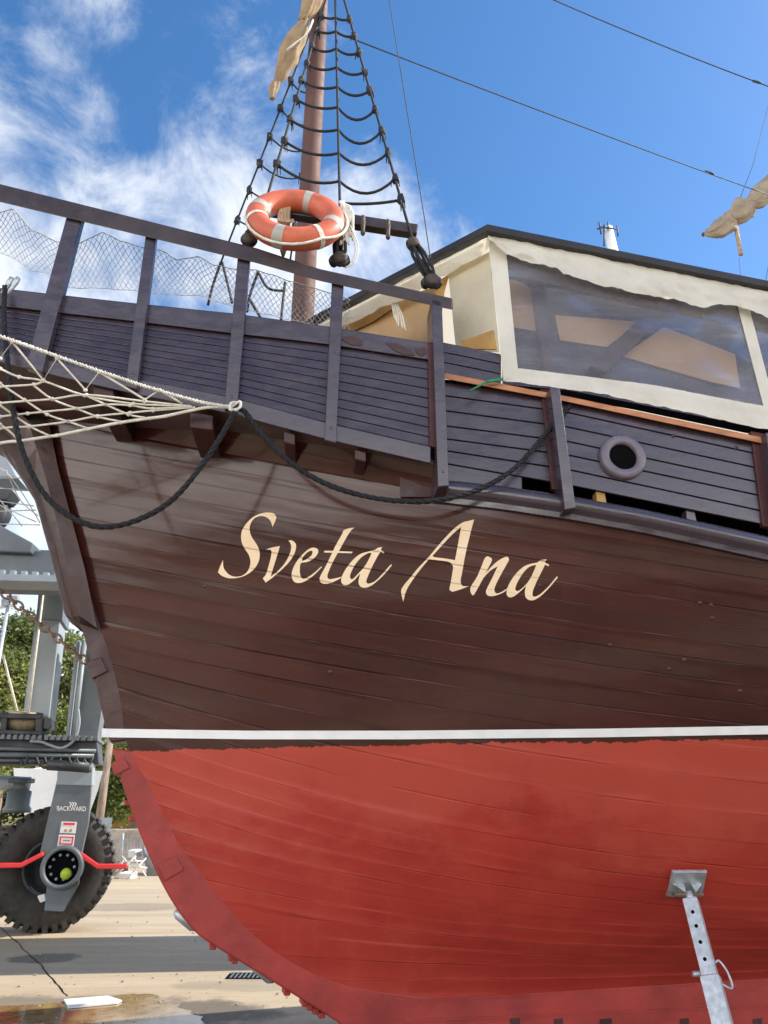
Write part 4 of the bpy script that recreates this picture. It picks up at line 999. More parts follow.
# furled sails, wires
def furled(path, widths, mat, name, label, Y=None, seed=0):
    P = catmull(path, 6); n = len(P); mb = MB(); rings = []; m = 44
    for i, p in enumerate(P):
        t = i/(n-1)*(len(widths)-1); w = interp(list(range(len(widths))), widths, t); d = (P[min(i+1, n-1)]-P[max(i-1, 0)]).normalized()
        x = d.cross(Vector((0, 1, 0))).normalized(); y = d.cross(x); row = []
        for k in range(m):
            a = 2*math.pi*k/m; q = 1 + .16*math.sin(a*4+seed+i*.10) + .15*abs(math.sin(a*5.5+seed*2+i*.22)) + .24*noise.noise(Vector((math.cos(a)*2.6, math.sin(a)*2.6, i*.30+seed)))
            row.append(mb.bm.verts.new(p + (x*math.cos(a) + y*math.sin(a)*.8)*w*q))
        rings.append(row)
    for a, b in zip(rings, rings[1:]):
        for k in range(m): mb.bm.faces.new((a[k], a[(k+1) % m], b[(k+1) % m], b[k])).smooth = True
    mb.bm.faces.new(rings[0][::-1]); mb.bm.faces.new(rings[-1])
    return tag(mb.build(name, mat), label, 'sail')
px1 = 5.2/F*1.35
s1 = thing('furled_sail', tuple(on_y(295, 60, 5.3)), 'tan sail furled tight against the mast at top of the picture', 'sail')
def furl_part(parent, path, widths, mat, nm, seed):
    o = furled(path, widths, mat, nm, 'x', seed=seed); del o['label']; del o['category']
    base = Vector(parent['base']); o.parent = parent; o.location = o.location - base; return o
furl_part(s1, [on_y(*p, 5.3) for p in ((330, -60), (318, -20), (311, 5), (303, 22))], [.09, .085, .075, .035], M['sail'], 'cloth', 1)
furl_part(s1, [on_y(*p, 5.3) for p in ((306, 20), (297, 38), (288, 57), (281, 74), (277, 82))], [.03, .080, .085, .055, .022], M['sail'], 'cloth', 4)
furl_part(s1, [on_y(*p, 5.3) for p in ((278, 79), (274, 87), (272, 99))], [.022, .040, .020], M['sail'], 'sail_end', 7)
mb = MB(); mb.tube(catmull([on_y(*p, 5.2) for p in ((287, 50), (297, 42), (307, 34), (313, 20))], 3), .010, 5); mb.build('gasket', M['cord'], s1)
s2 = thing('furled_sail', tuple(on_y(740, 215, 9.0)), 'distant stone coloured sail bunched along its yard against the sky', 'sail')
furl_part(s2, [on_y(*p, 9.0) for p in ((705, 234), (716, 231), (726, 224), (732, 219))], [.03, .11, .13, .07], M['sail2'], 'cloth', 2)
furl_part(s2, [on_y(*p, 9.0) for p in ((725, 219), (736, 216), (746, 207), (750, 203))], [.07, .12, .15, .06], M['sail2'], 'cloth', 5)
furl_part(s2, [on_y(*p, 9.0) for p in ((747, 204), (757, 200), (768, 188), (800, 158), (860, 110))], [.06, .13, .13, .13, .12], M['sail2'], 'cloth', 8)
mb = MB(); mb.tube([on_y(703, 235, 9.1), on_y(880, 95, 9.1)], .03, 8); mb.build('yard', M['mast'], s2)
mb = MB(); mb.tube([on_y(735, 222, 9.0), on_y(741, 255, 9.0)], .030, 8); mb.build('spar_end', M['hemp'], s2)
def wire(path, r, label, mat='wire', fit=()):
    r *= .68; mb = MB(); mb.tube(path, r, 6)
    for p in fit: mb.tube([p-Vector((.06, 0, -.023)), p+Vector((.06, 0, -.023))], r*2.2, 6)
    return tag(mb.build('stay_wire', M[mat]), label, 'wire')
wire(sag(cmid(345, 36), on_y(780, 199, 9.0), .03, 10), .010, 'long dark stay wire sloping from the mast down towards the distant furled sail', fit=[lerp(cmid(345, 36), on_y(780, 199, 9.0), .78)])
wire(sag(on_y(540, -6, 8.5), on_y(800, 98, 8.5), .06, 10), .012, 'dark wire crossing the upper right corner of clear sky', fit=[on_y(757, 82, 8.5)])
wire([on_y(386, -20, 4.95), on_y(424, 215, 4.55), FB.hit(431, 262, .05), FB.hit(433, 280, .02)], .006, 'thin wire running steeply down to the aft end of the handrail', fit=[])
wire([on_y(775, 80, 9), on_y(753, 165, 9), on_y(737, 206, 9)], .006, 'thin wire dropping onto the distant furled sail from above')
wire([on_y(739, 258, 9), on_y(742, 292, 9)], .005, 'thin wire hanging below the distant furled sail')
wire([on_y(772, 245, 9), on_y(764, 290, 9)], .006, 'short thin wire at the right edge of the picture')
am = thing('antenna_mast', tuple(on_y(616, 262, 14)), 'white antenna pole rising behind the canvas deck tent', 'mast')
mb = MB(); mb.tube([on_y(618, 275, 14), on_y(608, 228, 14)], [.125, .10], 14); mb.build('pole', M['white'], am)
mb = MB()
for a, b in (((600, 227), (617, 229)), ((604, 225), (604, 246)), ((599, 222), (601, 234)), ((617, 226), (618, 236)), ((608, 229), (608, 222)), ((597, 229), (604, 227))): mb.tube([on_y(*a, 13.85), on_y(*b, 13.85)], .018, 5)
mb.build('antenna', M['liftdark'], am)
# little tied end at the corner of the tent
mb = MB(); mb.tube([CS.hit(486, 382, -.03), CS.hit(503, 379, -.03)], .012, 6); mb.tube([CS.hit(470, 391, -.05), CS.hit(486, 382, -.035)], .008, 5)
tag(mb.build('tent_lashing', M['green']), 'green cord tying down the corner of the canvas tent', 'cord')

# ------------------------------------------------------------------ jack stand propping the hull
ht = hull_hit(686, 882, .02)
fd = ray(755, 1150); base_j = CAM + fd*(-CZ/fd.z)
jack = thing('boat_stand', tuple(base_j), 'galvanised steel prop with a square pad bracing the red bottom', 'prop')
ax = (ht-base_j).normalized(); Lj = (ht-base_j).length
side = ax.cross(Vector((0, 1, 0))).normalized(); fwd = side.cross(ax).normalized(); ra = Matrix.Rotation(R(-28), 3, ax); side_r, fwd_r = ra @ side, ra @ fwd; RJ = Matrix((side_r, fwd_r, ax)).transposed()
def jat(t): return base_j + ax*t
def jt(py):
    return (at_py(ht, base_j, py)-base_j).length
mb = MB(); a0, a1 = jt(978), jt(899); mb.box(jat((a0+a1)/2), (.088, .088, a1-a0), RJ); inner_t = mb.build('inner_tube', M['galv'], jack, bevel=.008)
JF = min((side_r, -side_r, fwd_r, -fwd_r), key=lambda v: (v.y*.5 + v.x*.85))
for py in (914, 928, 944, 961):
    mb = MB(); P = jat(jt(py)); mb.lathe([(0, .001), (.011, .001), (.011, -.004)], P + JF*.0445, JF, 12); mb.build('pin_hole', M['black'], inner_t)
mb = MB(); mb.box(jat((jt(976)+.05)/2), (.108, .108, jt(976)-.05), RJ); mb.build('outer_tube', M['galv'], jack, bevel=.008)
mb = MB(); mb.tube([jat(jt(903)), jat(Lj-.06)], .024, 12); mb.build('screw', M['galv'], jack)
hn = Vector((.0, -.72, -.69)).normalized(); hx = Vector((1, 0, 0)); hy = hn.cross(hx); RP = Matrix((hx, hy, hn)).transposed()
mb = MB(); mb.box(ht - hn*-.012, (.22, .22, .022), RP)
for k in (-1, 1): mb.prism([ht + hn*.02 + hx*(.02*k) + hy*.0, ht + hn*.02 + hx*.095*k + hy*.0, ht + hn*.085 + hx*.03*k], hy*.012)
mb.build('pad', M['galv'], jack, bevel=.004)
mb = MB(); mb.box(ht + hn*.002 , (.19, .19, .012), RP); mb.build('pad_liner', M['red'], jack)
mb = MB(); q = jat(Lj-.075); mb.tube([q - side*.09, q + side*.10], .011, 8); mb.blob(q + side*.13, .022, 1, .1); mb.build('screw_handle', M['rust'], jack)
q = jat(jt(974)); sg = 1 if (side.x > 0) else -1
mb = MB(); mb.tube([q - side*.10*sg - fwd*.0, q - side*.05*sg], .016, 8); mb.build('locking_pin', M['galv'], jack)
mb = MB(); mb.tube(catmull([q + side*.05*sg + ax*.06, q + side*.075*sg + ax*.07, q + side*.105*sg + ax*.02, q + side*.115*sg - ax*.05, q + side*.10*sg - ax*.075, q + side*.055*sg - ax*.05], 5), .007, 6); mb.build('pin_loop', M['galv'], jack)
mb = MB(); mb.box(base_j + Vector((0, 0, .012)), (.34, .34, .024)); mb.build('foot_plate', M['galv'], jack)

# ------------------------------------------------------------------ travel lift behind the bow
LW = Plane((-5.2, 11.5), (-5.2+.9704, 11.5+.2416))                      # its side runs parallel with the ship
lift = thing('travel_lift', tuple(on_ground(52, 918)), 'tall grey wheeled boat hoist standing behind the bow', 'boat hoist')
def lp(name, px, mat, f, b, par=None, bev=.012):
    mb = MB(); P = [LW.hit(*p, f) for p in px]; mb.prism(P, LW.n*(b-f)); return mb.build(name, mat, par or lift, bevel=bev)
# tyre and rim
def tyre(px, py, off, label=None):
    c = LW.hit(px, py, off); r = (LW.hit(px, 867, off).z) if False else c.z
    ax_ = LW.n; w = .30
    mb = MB(); pr = [(.46*r, -w*.8), (.55*r, -w*1.05), (.78*r, -w*1.08), (.90*r, -w), (.95*r, -w*.82), (.955*r, 0), (.95*r, w*.82), (.90*r, w), (.78*r, w*1.08), (.55*r, w*1.05), (.46*r, w*.8)]
    mb.lathe(pr, c, ax_, 60)
    x = Vector((LW.d.x, LW.d.y, 0)); up = Vector((0, 0, 1)); nl = 38
    for k in range(nl):
        for sg in (-1, 1):
            a = 2*math.pi*(k+(.25 if sg > 0 else -.25))/nl; d = x*math.cos(a)+up*math.sin(a); tn = -x*math.sin(a)+up*math.cos(a)
            rm_ = Matrix((tn, ax_, d)).transposed(); mb.box(c + d*(.965*r) + ax_*(sg*w*.50), (.095*r, w*.95, .075*r), rm_)
            mb.box(c + d*(.915*r) + ax_*(sg*w*.95), (.085*r, w*.14, .16*r), rm_)
    t = mb.build('tyre', M['rubber'], lift, smooth=False)
    mb = MB(); mb.lathe([(0, -w*.3), (.28*r, -w*.35), (.36*r, -w*.5), (.42*r, -w*.85), (.47*r, -w*.9), (.47*r, w*.8), (0, w*.8)], c, ax_, 36); rim = mb.build('rim', M['liftdark'], t)
    return c, r
tc_, tr_ = tyre(54, 866.5, .42)
tyre(0, 868, 2.6)
# steering fork
fk = lp('steering_leg', [(57, 779), (92, 780), (88.5, 822), (82, 852), (78, 885), (63, 912), (44, 911), (47, 885), (40, 852), (47, 822)], M['liftgrey'], -.05, .10)
lp('leg_head', [(58, 762), (93, 763), (92, 786), (56.5, 785)], M['liftlight'], -.07, .30)
hc = LW.hit(62.5, 867, -.06); sc2 = (hc-CAM).dot(Vector((0, cp, sp)))/F
mb = MB(); mb.lathe([(15.5*sc2, .02), (16*sc2, -.10), (19.5*sc2, -.10), (20.5*sc2, -.06), (20.5*sc2, .05)], hc, LW.n, 36); mb.build('hub_ring', M['liftgrey'], lift)
mb = MB(); mb.lathe([(0, -.012), (16*sc2, -.012)], hc, LW.n, 30); hub = mb.build('hub_opening', M['black'], lift)
mb = MB(); q = LW.hit(66, 874, -.09); mb.lathe([(0, -.05), (3.6*sc2, -.045), (5.2*sc2, -.02), (5.6*sc2, .03)], q, LW.n, 18); mb.build('hub_cap', M['lime'], hub)
mb = MB()
for k in range(10):
    a = k*.62; q = hc + LW.d*(math.cos(a)*11.5*sc2) + Vector((0, 0, math.sin(a)*11.5*sc2)) - LW.n*.02; mb.lathe([(0, -.02), (.020, -.02), (.022, .01)], q, LW.n, 6)
mb.build('wheel_nuts', M['liftlight'], hub)
lp('guard_bar', [(-70, 864), (20, 863), (42, 852), (44, 856), (21, 868), (-70, 869)], M['red'], -.12, -.04)
lp('guard_bar', [(81, 852), (98, 864), (127, 864), (127, 869), (97, 869), (79.5, 857)], M['red'], -.12, -.04)
lp('axle_clamp', [(37, 896), (45, 894), (46, 901), (40, 903)], M['sticker'], -.02, .1)
for (x0, y0, x1, y1) in ((60.5, 821.5, 77, 833.5), (58, 834.5, 75, 846.5)):
    st = lp('sticker', [(x0+1, y0), (x1, y0+.5), (x1-1.5, y1), (x0-.8, y1-.5)], M['sticker'], -.056, -.051, fk, 0)
lp('sticker_band', [(63.5, 822.5), (75, 822.9), (74.6, 825.2), (63.2, 824.8)], M['red'], -.060, -.0565, fk, 0)
for q in ([(60, 836.2), (73.5, 836.7), (73.3, 838), (59.8, 837.5)], [(59.2, 843), (72.3, 843.6), (72, 845), (59, 844.4)], [(60, 836.2), (61.4, 836.2), (60.3, 844.6), (58.9, 844.6)], [(72.3, 836.7), (73.7, 836.7), (72.4, 845), (71, 845)]):
    lp('sticker_frame', q, M['red'], -.060, -.0565, fk, 0)
for q in ([(64.5, 829), (66.8, 829), (66.6, 832), (64.2, 832)], [(69.5, 829), (72, 829), (71.7, 832), (69.2, 832)]): lp('sticker_pictogram', q, M['ply'], -.060, -.0565, fk, 0)
lp('sticker_text', [(63, 840), (70, 840.3), (69.9, 841.3), (62.9, 841)], M['liftgrey'], -.060, -.0565, fk, 0)
# BACKWARD lettering with two chevrons
def text_mesh(txt, px0, px1, pyb, pl, off, parent, name, slope=0.0):
    cu = bpy.data.curves.new('lettering', 'FONT'); cu.body = txt; cu.offset = .012; o = bpy.data.objects.new('lettering', cu); C.objects.link(o)
    dg = bpy.context.evaluated_depsgraph_get(); me = bpy.data.meshes.new_from_object(o.evaluated_get(dg)); bpy.data.objects.remove(o); bpy.data.curves.remove(cu)
    b2 = bmesh.new(); b2.from_mesh(me); bpy.data.meshes.remove(me); xa, xb = min(v.co.x for v in b2.verts), max(v.co.x for v in b2.verts); k = (px1-px0)/(xb-xa)
    for v in b2.verts: v.co = pl.hit(px0+(v.co.x-xa)*k, pyb - v.co.y*k*1.25 + (v.co.x-xa)*k*slope, off)
    m_ = MB(); m_.bm.free(); m_.bm = b2; return m_.build(name, M['sticker'], parent)
text_mesh('BACKWARD', 57, 86, 810.5, LW, -.056, fk, 'direction_lettering', .02)
mb = MB()
for x in (69, 71.5, 74): 
    mb.face([LW.hit(*p, -.056) for p in ((x, 802), (x+1.3, 802), (x+3, 804.2), (x+1.3, 806.4), (x, 806.4), (x+1.7, 804.2))])
mb.build('direction_arrows', M['sticker'], fk)
# yoke cylinders over the wheel
def cyl(name, a, b, off, r, mat):
    mb = MB(); P, Q = LW.hit(*a, off), LW.hit(*b, off); mb.tube([P, Q], r, 14); return mb.build(name, mat, lift)
cyl('steering_cylinder', (48, 764), (90, 767), -.05, .085, M['liftdark']); cyl('steering_rod', (60, 765.5), (92, 768), -.06, .055, M['liftgrey'])
cyl('slew_bearing', (-10, 782), (30, 784), .9, .10, M['liftlight'])
mb = MB(); q = LW.hit(19, 797, .9); mb.lathe([(0, .26), (.19, .26), (.19, .20), (.13, .19), (.13, .10), (.17, .08), (.17, -.12), (.20, -.16), (.20, -.22), (0, -.22)], q, (0, 0, 1), 20); mb.build('kingpin_housing', M['liftgrey'], lift)
# lower beam with pipes, winch
lb = lp('side_beam', [(-160, 736), (97, 741), (99, 764), (-160, 764)], M['liftdark'], .0, .75)
lp('beam_flange', [(-160, 731), (98, 737), (98, 741), (-160, 736.5)], M['liftgrey'], -.10, .85)
for a, b, r in (((-60, 747), (96, 751), .028), ((-60, 754), (94, 756), .036), ((-60, 760), (80, 761), .02)): cyl('hydraulic_pipe', a, b, -.07, r, M['liftgrey'])
mb = MB(); mb.tube(catmull([LW.hit(*p, -.10) for p in ((78, 709), (79, 724), (74, 740), (62, 748), (50, 745), (42, 742), (30, 741))], 5), .022, 8); mb.build('hose', M['liftlight'], lift)
mb = MB()
for k in range(9):
    x = 20+k*8; mb.tube(catmull([LW.hit(x, 758+random.uniform(-4, 3), -.09), LW.hit(x+4, 765+random.uniform(-2, 3), -.12), LW.hit(x+9, 758+random.uniform(-6, 3), -.09)], 4), .014, 5)
mb.build('hose_loops', M['liftdark'], lift)
for k in range(22):
    x = -40+k*6.2; mb = MB(); mb.box(LW.hit(x, 736.5+.02*x, -.11), (.05, .05, .07)); mb.build('flange_bolt', M['liftgrey'], lift)
wn = lp('winch_frame', [(-60, 711), (43, 714), (41, 719), (-60, 717)], M['liftdark'], -.15, .5); lp('winch_base', [(-60, 727), (42, 731), (42, 735), (-60, 733)], M['liftdark'], -.15, .5)
lp('winch_cheek', [(36, 712), (43, 713), (42, 733), (35, 732)], M['liftdark'], -.14, .45); lp('winch_cheek', [(2, 712), (8, 712), (6, 731), (0, 731)], M['liftdark'], -.14, .45)
cyl('winch_drum', (4, 720), (37, 723), .1, .145, M['drum'])
mb = MB(); mb.tube([LW.hit(3, 655, .1), LW.hit(18, 714, .1)], .018, 6); mb.build('hoist_cable', M['cord'], lift)
lp('winch_motor', [(43, 717), (52, 719), (52, 730), (43, 729)], M['liftdark'], -.1, .3)
mb = MB(); mb.tube([LW.hit(42, 738, -.1), LW.hit(53, 727, -.1)], .03, 6); mb.build('winch_strut', M['liftdark'], lift)
# columns
lp('column', [(40, 584), (64, 586), (49, 718), (23, 716)], M['liftlight'], .1, .75)
lp('column_shadow_sleeve', [(40, 575), (66, 577), (62.5, 621), (36, 619)], M['liftgrey'], .07, .80)  # dark sleeve standing in for the beam's shadow on the column
lp('column', [(88, 640), (112, 640), (97, 742), (70, 741)], M['liftgrey'], .3, .9)
lp('cable_tray', [(76, 640), (80, 640), (68.5, 741), (65, 741)], M['liftlight'], .15, .4)
cyl('conduit', (85, 640), (73, 741), .15, .035, M['liftlight']); cyl('conduit', (44, 586), (28, 716), .02, .018, M['cord'])
# upper girder: runs on behind the ship to the far legs; made deep to widen its shadow on the ground
GA, GB = Vector((-9, 8.9, 0)), Vector((10, 10.8, 0)); GP = Plane((-9, 8.9), (10, 10.8))
def gz(px, py, off=0): return GP.hit(px, py, off).z
mb = MB(); z1, z0 = gz(15, 550), gz(15, 575); d_ = GP.d
P = [GA + Vector((0, 0, z0)), GB + Vector((0, 0, z0)), GB + Vector((0, 0, z1)), GA + Vector((0, 0, z1))]; mb.prism(P, GP.n*1.03); mb.build('upper_girder_widened_for_shadow', M['liftgrey'], lift, bevel=.015)
mb = MB(); y1, y0 = gz(15, 552, 1.2), gz(15, 567, 1.2); P = [q + GP.n*1.05 + Vector((0, 0, z)) for q, z in ((GA, y0), (GB, y0), (GB, y1), (GA, y1))]; mb.prism(P, GP.n*1.15); mb.build('upper_girder_widened_for_shadow', M['liftgrey'], lift, bevel=.015)  # unseen second beam, added to widen the shadow band on the ground
mb = MB(); z2_, z3 = gz(15, 577), gz(15, 584); P = [GA + Vector((0, 0, z3)), GB + Vector((0, 0, z3)), GB + Vector((0, 0, z2_)), GA + Vector((0, 0, z2_))]; mb.prism([p - GP.n*.15 for p in P], GP.n*.45); mb.build('girder_flange', M['liftlight'], lift, bevel=.01)
for k in range(8):
    x = -20+k*11; mb = MB(); mb.box(GP.hit(x, 574+x*.06, -.12), (.06, .06, .10)); mb.build('flange_bolt', M['liftlight'], lift)
mb = MB(); P = [GP.hit(*p, -.1) for p in ((-60, 500), (0, 525), (33, 543), (31, 553), (-60, 549))]; mb.prism(P, GP.n*.5); mb.build('trolley', M['liftgrey'], lift, bevel=.02)
mb = MB(); mb.lathe([(0, -.12), (.2, -.12), (.24, -.06), (.2, 0), (.24, .06), (.2, .12), (0, .12)], GP.hit(-9, 514, .1), GP.n, 24); mb.build('sheave', M['liftdark'], lift)
mb = MB(); P = [GP.hit(*p, .3) for p in ((-60, 440), (5, 452), (18, 478), (-60, 474))]; mb.prism(P, GP.n*.5); mb.build('trolley_frame', M['liftlight'], lift, bevel=.02)
mb = MB(); P = [GP.hit(*p, -.11) for p in ((-60, 487), (6, 488), (14, 491), (6, 500), (-60, 500))]; mb.prism(P, GP.n*.3); mb.build('hook_block', M['liftdark'], lift, bevel=.02)
for sx in (7.2, 9.2):
    mb = MB(); q = GA + d_*((sx+9)/d_.x); mb.box(q + GP.n*.4 + Vector((0, 0, z0/2)), (.55, .5, z0-.01)); mb.build('column', M['liftlight'], lift, bevel=.015)

# ------------------------------------------------------------------ other things left of the bow
# white boat standing behind the wheel
bt = thing('white_boat', tuple(on_ground(58, 850)), 'small white boat hull seen end on behind the big tyre', 'boat')
mb = MB(); rows = []
sec = [(14, 768), (16, 790), (26, 818), (42, 834), (60, 840), (76, 834), (88, 818), (98, 790), (103, 771)]
for k, (sc_k, Y) in enumerate(((1.0, 17.0), (1.0, 18.5), (.95, 20), (.75, 21.5), (.35, 22.8), (.05, 23.3))):
    c = on_y(58, 780, 17.0); rows.append([Vector((c.x*Y/17.0 - .1*k + (on_y(*p, 17.0).x - c.x)*sc_k, Y, on_y(*p, 17.0).z + .05*k)) for p in sec])
g = mb.sheet(rows); mb.bm.faces.new(g[0]); 
for i in range(len(g)-1): mb.bm.faces.new((g[i][0], g[i+1][0], g[i+1][-1], g[i][-1]))
mb.build('hull', M['white'], bt)
mb = MB(); kx = on_y(58, 838, 17.0).x; mb.prism([(kx-.04, 18, 1.3), (kx-.04, 20, 1.3), (kx-.04, 19.7, 0.0), (kx-.04, 18.3, 0.0)], Vector((.12, 0, 0))); mb.build('fin_keel', M['liftgrey'], bt)
# floodlight mast
fl = thing('floodlight_mast', tuple(on_y(8, 600, 26) * 1.0 - Vector((0, 0, on_y(8, 600, 26).z))), 'slim pole carrying three floodlights at the left edge', 'light pole')
P = on_y(8, 606, 26)
mb = MB(); mb.tube([Vector((P.x, P.y, 0)), P], [.10, .06], 10); mb.build('pole', M['galv'], fl)
mb = MB(); mb.tube([on_y(-12, 609, 26), on_y(17, 605, 26)], .05, 6); mb.build('crossbar', M['galv'], fl)
for x, y in ((-8, 604), (6, 602), (15, 599)):
    mb = MB(); mb.box(on_y(x, y, 25.9), (.24, .2, .24), Matrix.Rotation(R(20), 3, 'X')); mb.build('floodlight', M['greytarp'], fl, bevel=.02)
# trees
def tree(px, top_py, Y, rad, mat, label, nclump, leafn_, leaf_=.16, lean=0.0, low=.25, trunk_r=.22, layered=True, seed=1):
    leafn, leaf = int(leafn_*2.6), leaf_*.58
    rnd = random.Random(seed); tp = on_y(px, top_py, Y); H = tp.z
    t = thing('pine_tree' if layered else 'broadleaf_tree', (tp.x, Y, 0), label, 'tree', 'trees behind the boat hoist')
    mb = MB(); path = [Vector((tp.x + lean*(k/6-1)*H*.1 + .1*math.sin(k*1.3), Y, H*.93*k/6)) for k in range(7)]; mb.tube(path, [trunk_r*(1-.13*k) for k in range(7)], 9)
    cl = []
    for k in range(int(nclump*.72)):
        h = rnd.uniform(low, 1)**.85; hz = H*h; a = rnd.uniform(0, 6.283)
        spread = rad*(1.08-h)**.65 if layered else rad*math.sqrt(max(.05, 1-((h-.6)/.45)**2))
        rr_ = spread*rnd.uniform(.25, 1); c = Vector((tp.x + lean*(h-1)*H*.1 + math.cos(a)*rr_, Y + math.sin(a)*rr_, hz + (-.08*rr_ if layered else 0))); cl.append(c)
        if rr_ > .5*spread and k % 2 == 0:
            st_ = Vector((tp.x + lean*(h-1)*H*.1, Y, max(.3, hz - .15*rr_))); mb.tube([st_, lerp(st_, c, .5) + Vector((0, 0, .08*rr_)), c], [trunk_r*.35*(1.1-h), trunk_r*.2*(1.1-h)+.01, .012], 5)
    mb.build('trunk', M['bark'], t)
    mb = MB(); vs, fs = [], []
    for c in cl:
        cr = rad*rnd.uniform(.20, .34)
        for _ in range(leafn):
            v = Vector((rnd.gauss(0, 1), rnd.gauss(0, 1), rnd.gauss(0, .42 if layered else .8))) * cr*.6; p = c+v
            if layered: p.z -= .12*(v.x*v.x+v.y*v.y)/max(cr, .1)
            n_ = Vector((rnd.uniform(-1, 1), rnd.uniform(-1, 1), rnd.uniform(.1, 1.2))).normalized(); x = n_.orthogonal().normalized(); x.rotate(Matrix.Rotation(rnd.uniform(0, 6.28), 3, n_)); y = n_.cross(x); s_ = leaf*rnd.uniform(.6, 1.4)
            i0 = len(vs); vs += [p - x*s_, p + y*s_*.45, p + x*s_, p - y*s_*.45]; fs.append((i0, i0+1, i0+2, i0+3))
    me = bpy.data.meshes.new('crown'); me.from_pydata([tuple(v - Vector(t['base'])) for v in vs], [], fs); me.materials.append(mat); o = bpy.data.objects.new('crown', me); C.objects.link(o); o.parent = t
tree(26, 618, 36, 3.0, M['leaf'], 'dark layered pine with a pointed top between the floodlights and the grey column', 70, 120, .20, seed=3, low=.30)
tree(-12, 655, 34, 2.4, M['leaf2'], 'bright green tree at the left edge behind the winch', 50, 120, .20, seed=5, layered=False)
tree(62, 640, 38, 2.6, M['leaf2'], 'yellow green tree showing between the two grey hoist columns', 60, 130, .20, seed=8, layered=False, low=.2)
tree(104, 660, 40, 2.6, M['leaf2'], 'bright tree in the gap between the hoist and the red bow', 60, 130, .20, seed=13, layered=False, low=.30)
tree(150, 690, 44, 4.0, M['leaf'], 'dark broad tree mostly hidden behind the bow', 60, 130, .25, seed=17, layered=False, low=.18, trunk_r=.35)
tree(15, 700, 46, 4.0, M['leaf'], 'dark low tree filling the gap behind the winch', 60, 130, .25, seed=19, layered=False, low=.1, trunk_r=.3)
tree(85, 770, 48, 3.4, M['leaf'], 'dark low tree in the shade behind the white boat', 60, 130, .22, seed=23, layered=False, low=.08, trunk_r=.3)
# leaning pale pole in front of the trees
mb = MB(); a, b = on_y(98, 826, 27), on_y(113, 722, 27); a.z = 0; mb.tube([a, b], [.15, .10], 12); tag(mb.build('utility_pole', M['bark']), 'pale leaning wooden pole beside the red bow', 'pole')
# low wall, wire fence, clutter at the edge of the yard
mb = MB(); mb.box((-5.5, 24.5, .45), (9, .35, .9)); tag(mb.build('stone_wall', M['wallstone'], bevel=.03), 'low rough stone wall at the far edge of the yard', 'wall')
fe = thing('wire_fence', tuple(on_ground(123, 872)), 'grey wire fence panel standing beside the bow at the yard edge', 'fence'); YF = on_ground(123, 872).y
for x in (123, 158):
    mb = MB(); mb.tube([on_ground(x, 872), on_y(x, 833, YF)], .03, 8); mb.build('post', M['galv'], fe)
mb = MB(); n_ = 16
for i in range(n_+1):
    mb.tube([on_y(lerp(108, 160, i/n_), 868, YF), on_y(lerp(108, 160, i/n_), 836, YF)], .006, 3); mb.tube([on_y(106, lerp(836, 868, i/n_), YF), on_y(160, lerp(836, 868, i/n_), YF)], .006, 3)
mb.build('wire_mesh', M['galv'], fe)
tr = MB(); YT = on_ground(125, 880).y
for a, b in (((113, 879), (136, 856)), ((122, 856), (140, 879)), ((126, 880), (146, 858)), ((120, 862), (142, 861)), ((116, 872), (124, 860)), ((134, 858), (146, 876)), ((130, 866), (147, 868))): tr.tube([on_y(*a, YT), on_y(*b, YT)], .017, 6)
tag(tr.build('folding_trestle', M['white']), 'white folded metal trestle lying by the fence', 'trestle')
mb = MB(); YB = on_ground(152, 876).y; P = [on_y(*p, YB) for p in ((143, 845), (150, 850), (157, 864), (162, 878), (150, 879), (145, 866))]; mb.prism(P, Vector((0, .9, 0)))
bmesh.ops.subdivide_edges(mb.bm, edges=mb.bm.edges, cuts=3, use_grid_fill=True)
for v in mb.bm.verts: v.co += Vector((noise.noise(v.co*4), 0, noise.noise(v.co*4+Vector((4, 4, 4)))))*.07
tag(mb.build('tarpaulin_bundle', M['greytarp'], smooth=True), 'grey blue tarpaulin bundle leaning at the foot of the bow', 'tarpaulin')
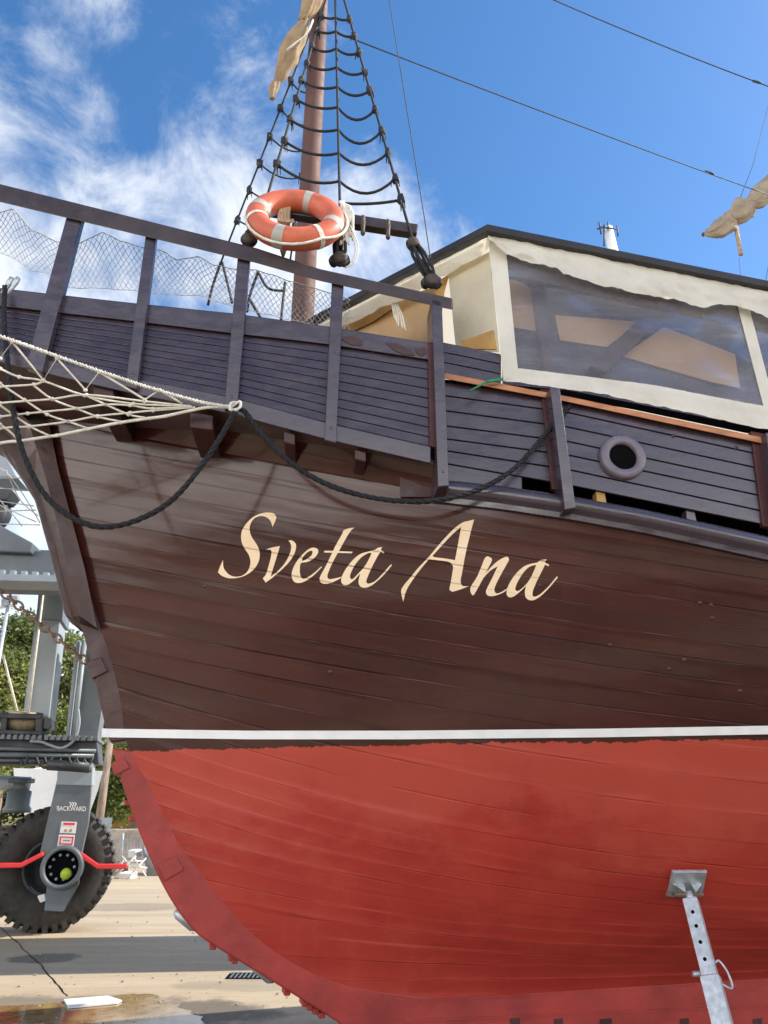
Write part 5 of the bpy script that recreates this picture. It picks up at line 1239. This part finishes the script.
for x0, y0, x1, y1, m_, lb_ in ((113, 862, 122, 877, 'wallstone', 'brown crate on the ground right of the tyre'), (128, 850, 136, 858, 'white', 'small white box hung on the wire fence'), (118, 873, 131, 880, 'sticker', 'flat pale slab lying under the trestle')):
    mb = MB(); Y = 20.5 if m_ != 'sticker' else on_ground(120, 879).y; P = [on_y(*p, Y) for p in ((x0, y1), (x1, y1), (x1, y0), (x0, y0))]; mb.prism(P, Vector((0, .5, 0)))
    tag(mb.build({'wallstone': 'crate', 'white': 'fuse_box', 'sticker': 'slab'}[m_], M[m_], bevel=.02), lb_, 'crate' if m_ == 'wallstone' else 'box' if m_ == 'white' else 'slab')
sh = thing('garden_shed', (-17.6, 52, 0), 'ochre shed wall glimpsed under the trees', 'shed')
mb = MB(); P = [on_y(*p, 52) for p in ((112, 828), (142, 828), (142, 796), (112, 796))]; mb.prism(P, Vector((0, 3, 0))); mb.build('wall', M['ply'], sh)
mb = MB(); P = [on_y(*p, 51.5) for p in ((109, 797), (145, 797), (142, 788), (113, 788))]; mb.prism(P, Vector((0, 4, 0))); mb.build('roof', M['wood_dark'], sh)
# loose board by the puddle, drain grate
mb = MB(); P = [on_ground(*p, .02) for p in ((64, 999), (108, 995.5), (122, 1000), (117, 1002.5), (69, 1007))]; mb.prism(P, Vector((0, 0, -.012))); tag(mb.build('white_board', M['sticker']), 'white flat board lying at the edge of the puddle', 'board')
gr = thing('drain_grate', tuple(on_ground(248, 976)), 'iron drain grating in the concrete by the keel', 'grate'); q = on_ground(248, 976)
mb = MB()
for k in range(9): mb.box(q + Vector((-.16+k*.045, 0, .006)), (.018, .26, .012))
mb.build('bars', M['liftgrey'], gr)
mb = MB(); mb.box(q + Vector((.02, 0, .003)), (.46, .30, .004)); mb.build('pit', M['black'], gr)

# grit and flakes lying on the concrete
rg = random.Random(4); mb = MB()
for _ in range(240):
    q = on_ground(rg.uniform(-20, 330), rg.uniform(885, 1040)); r_ = rg.choice((.005, .006, .008, .013))
    mb.box(q + Vector((0, 0, r_*.4 + .004)), (r_*rg.uniform(1, 2.4), r_*rg.uniform(1, 2), r_*.8), Matrix.Rotation(rg.uniform(0, 6.3), 3, 'Z'))
go = mb.build('grit', M['wallstone']); go['kind'] = 'stuff'; go['label'] = 'scattered grit and paint flakes lying on the yard concrete'; go['category'] = 'grit'
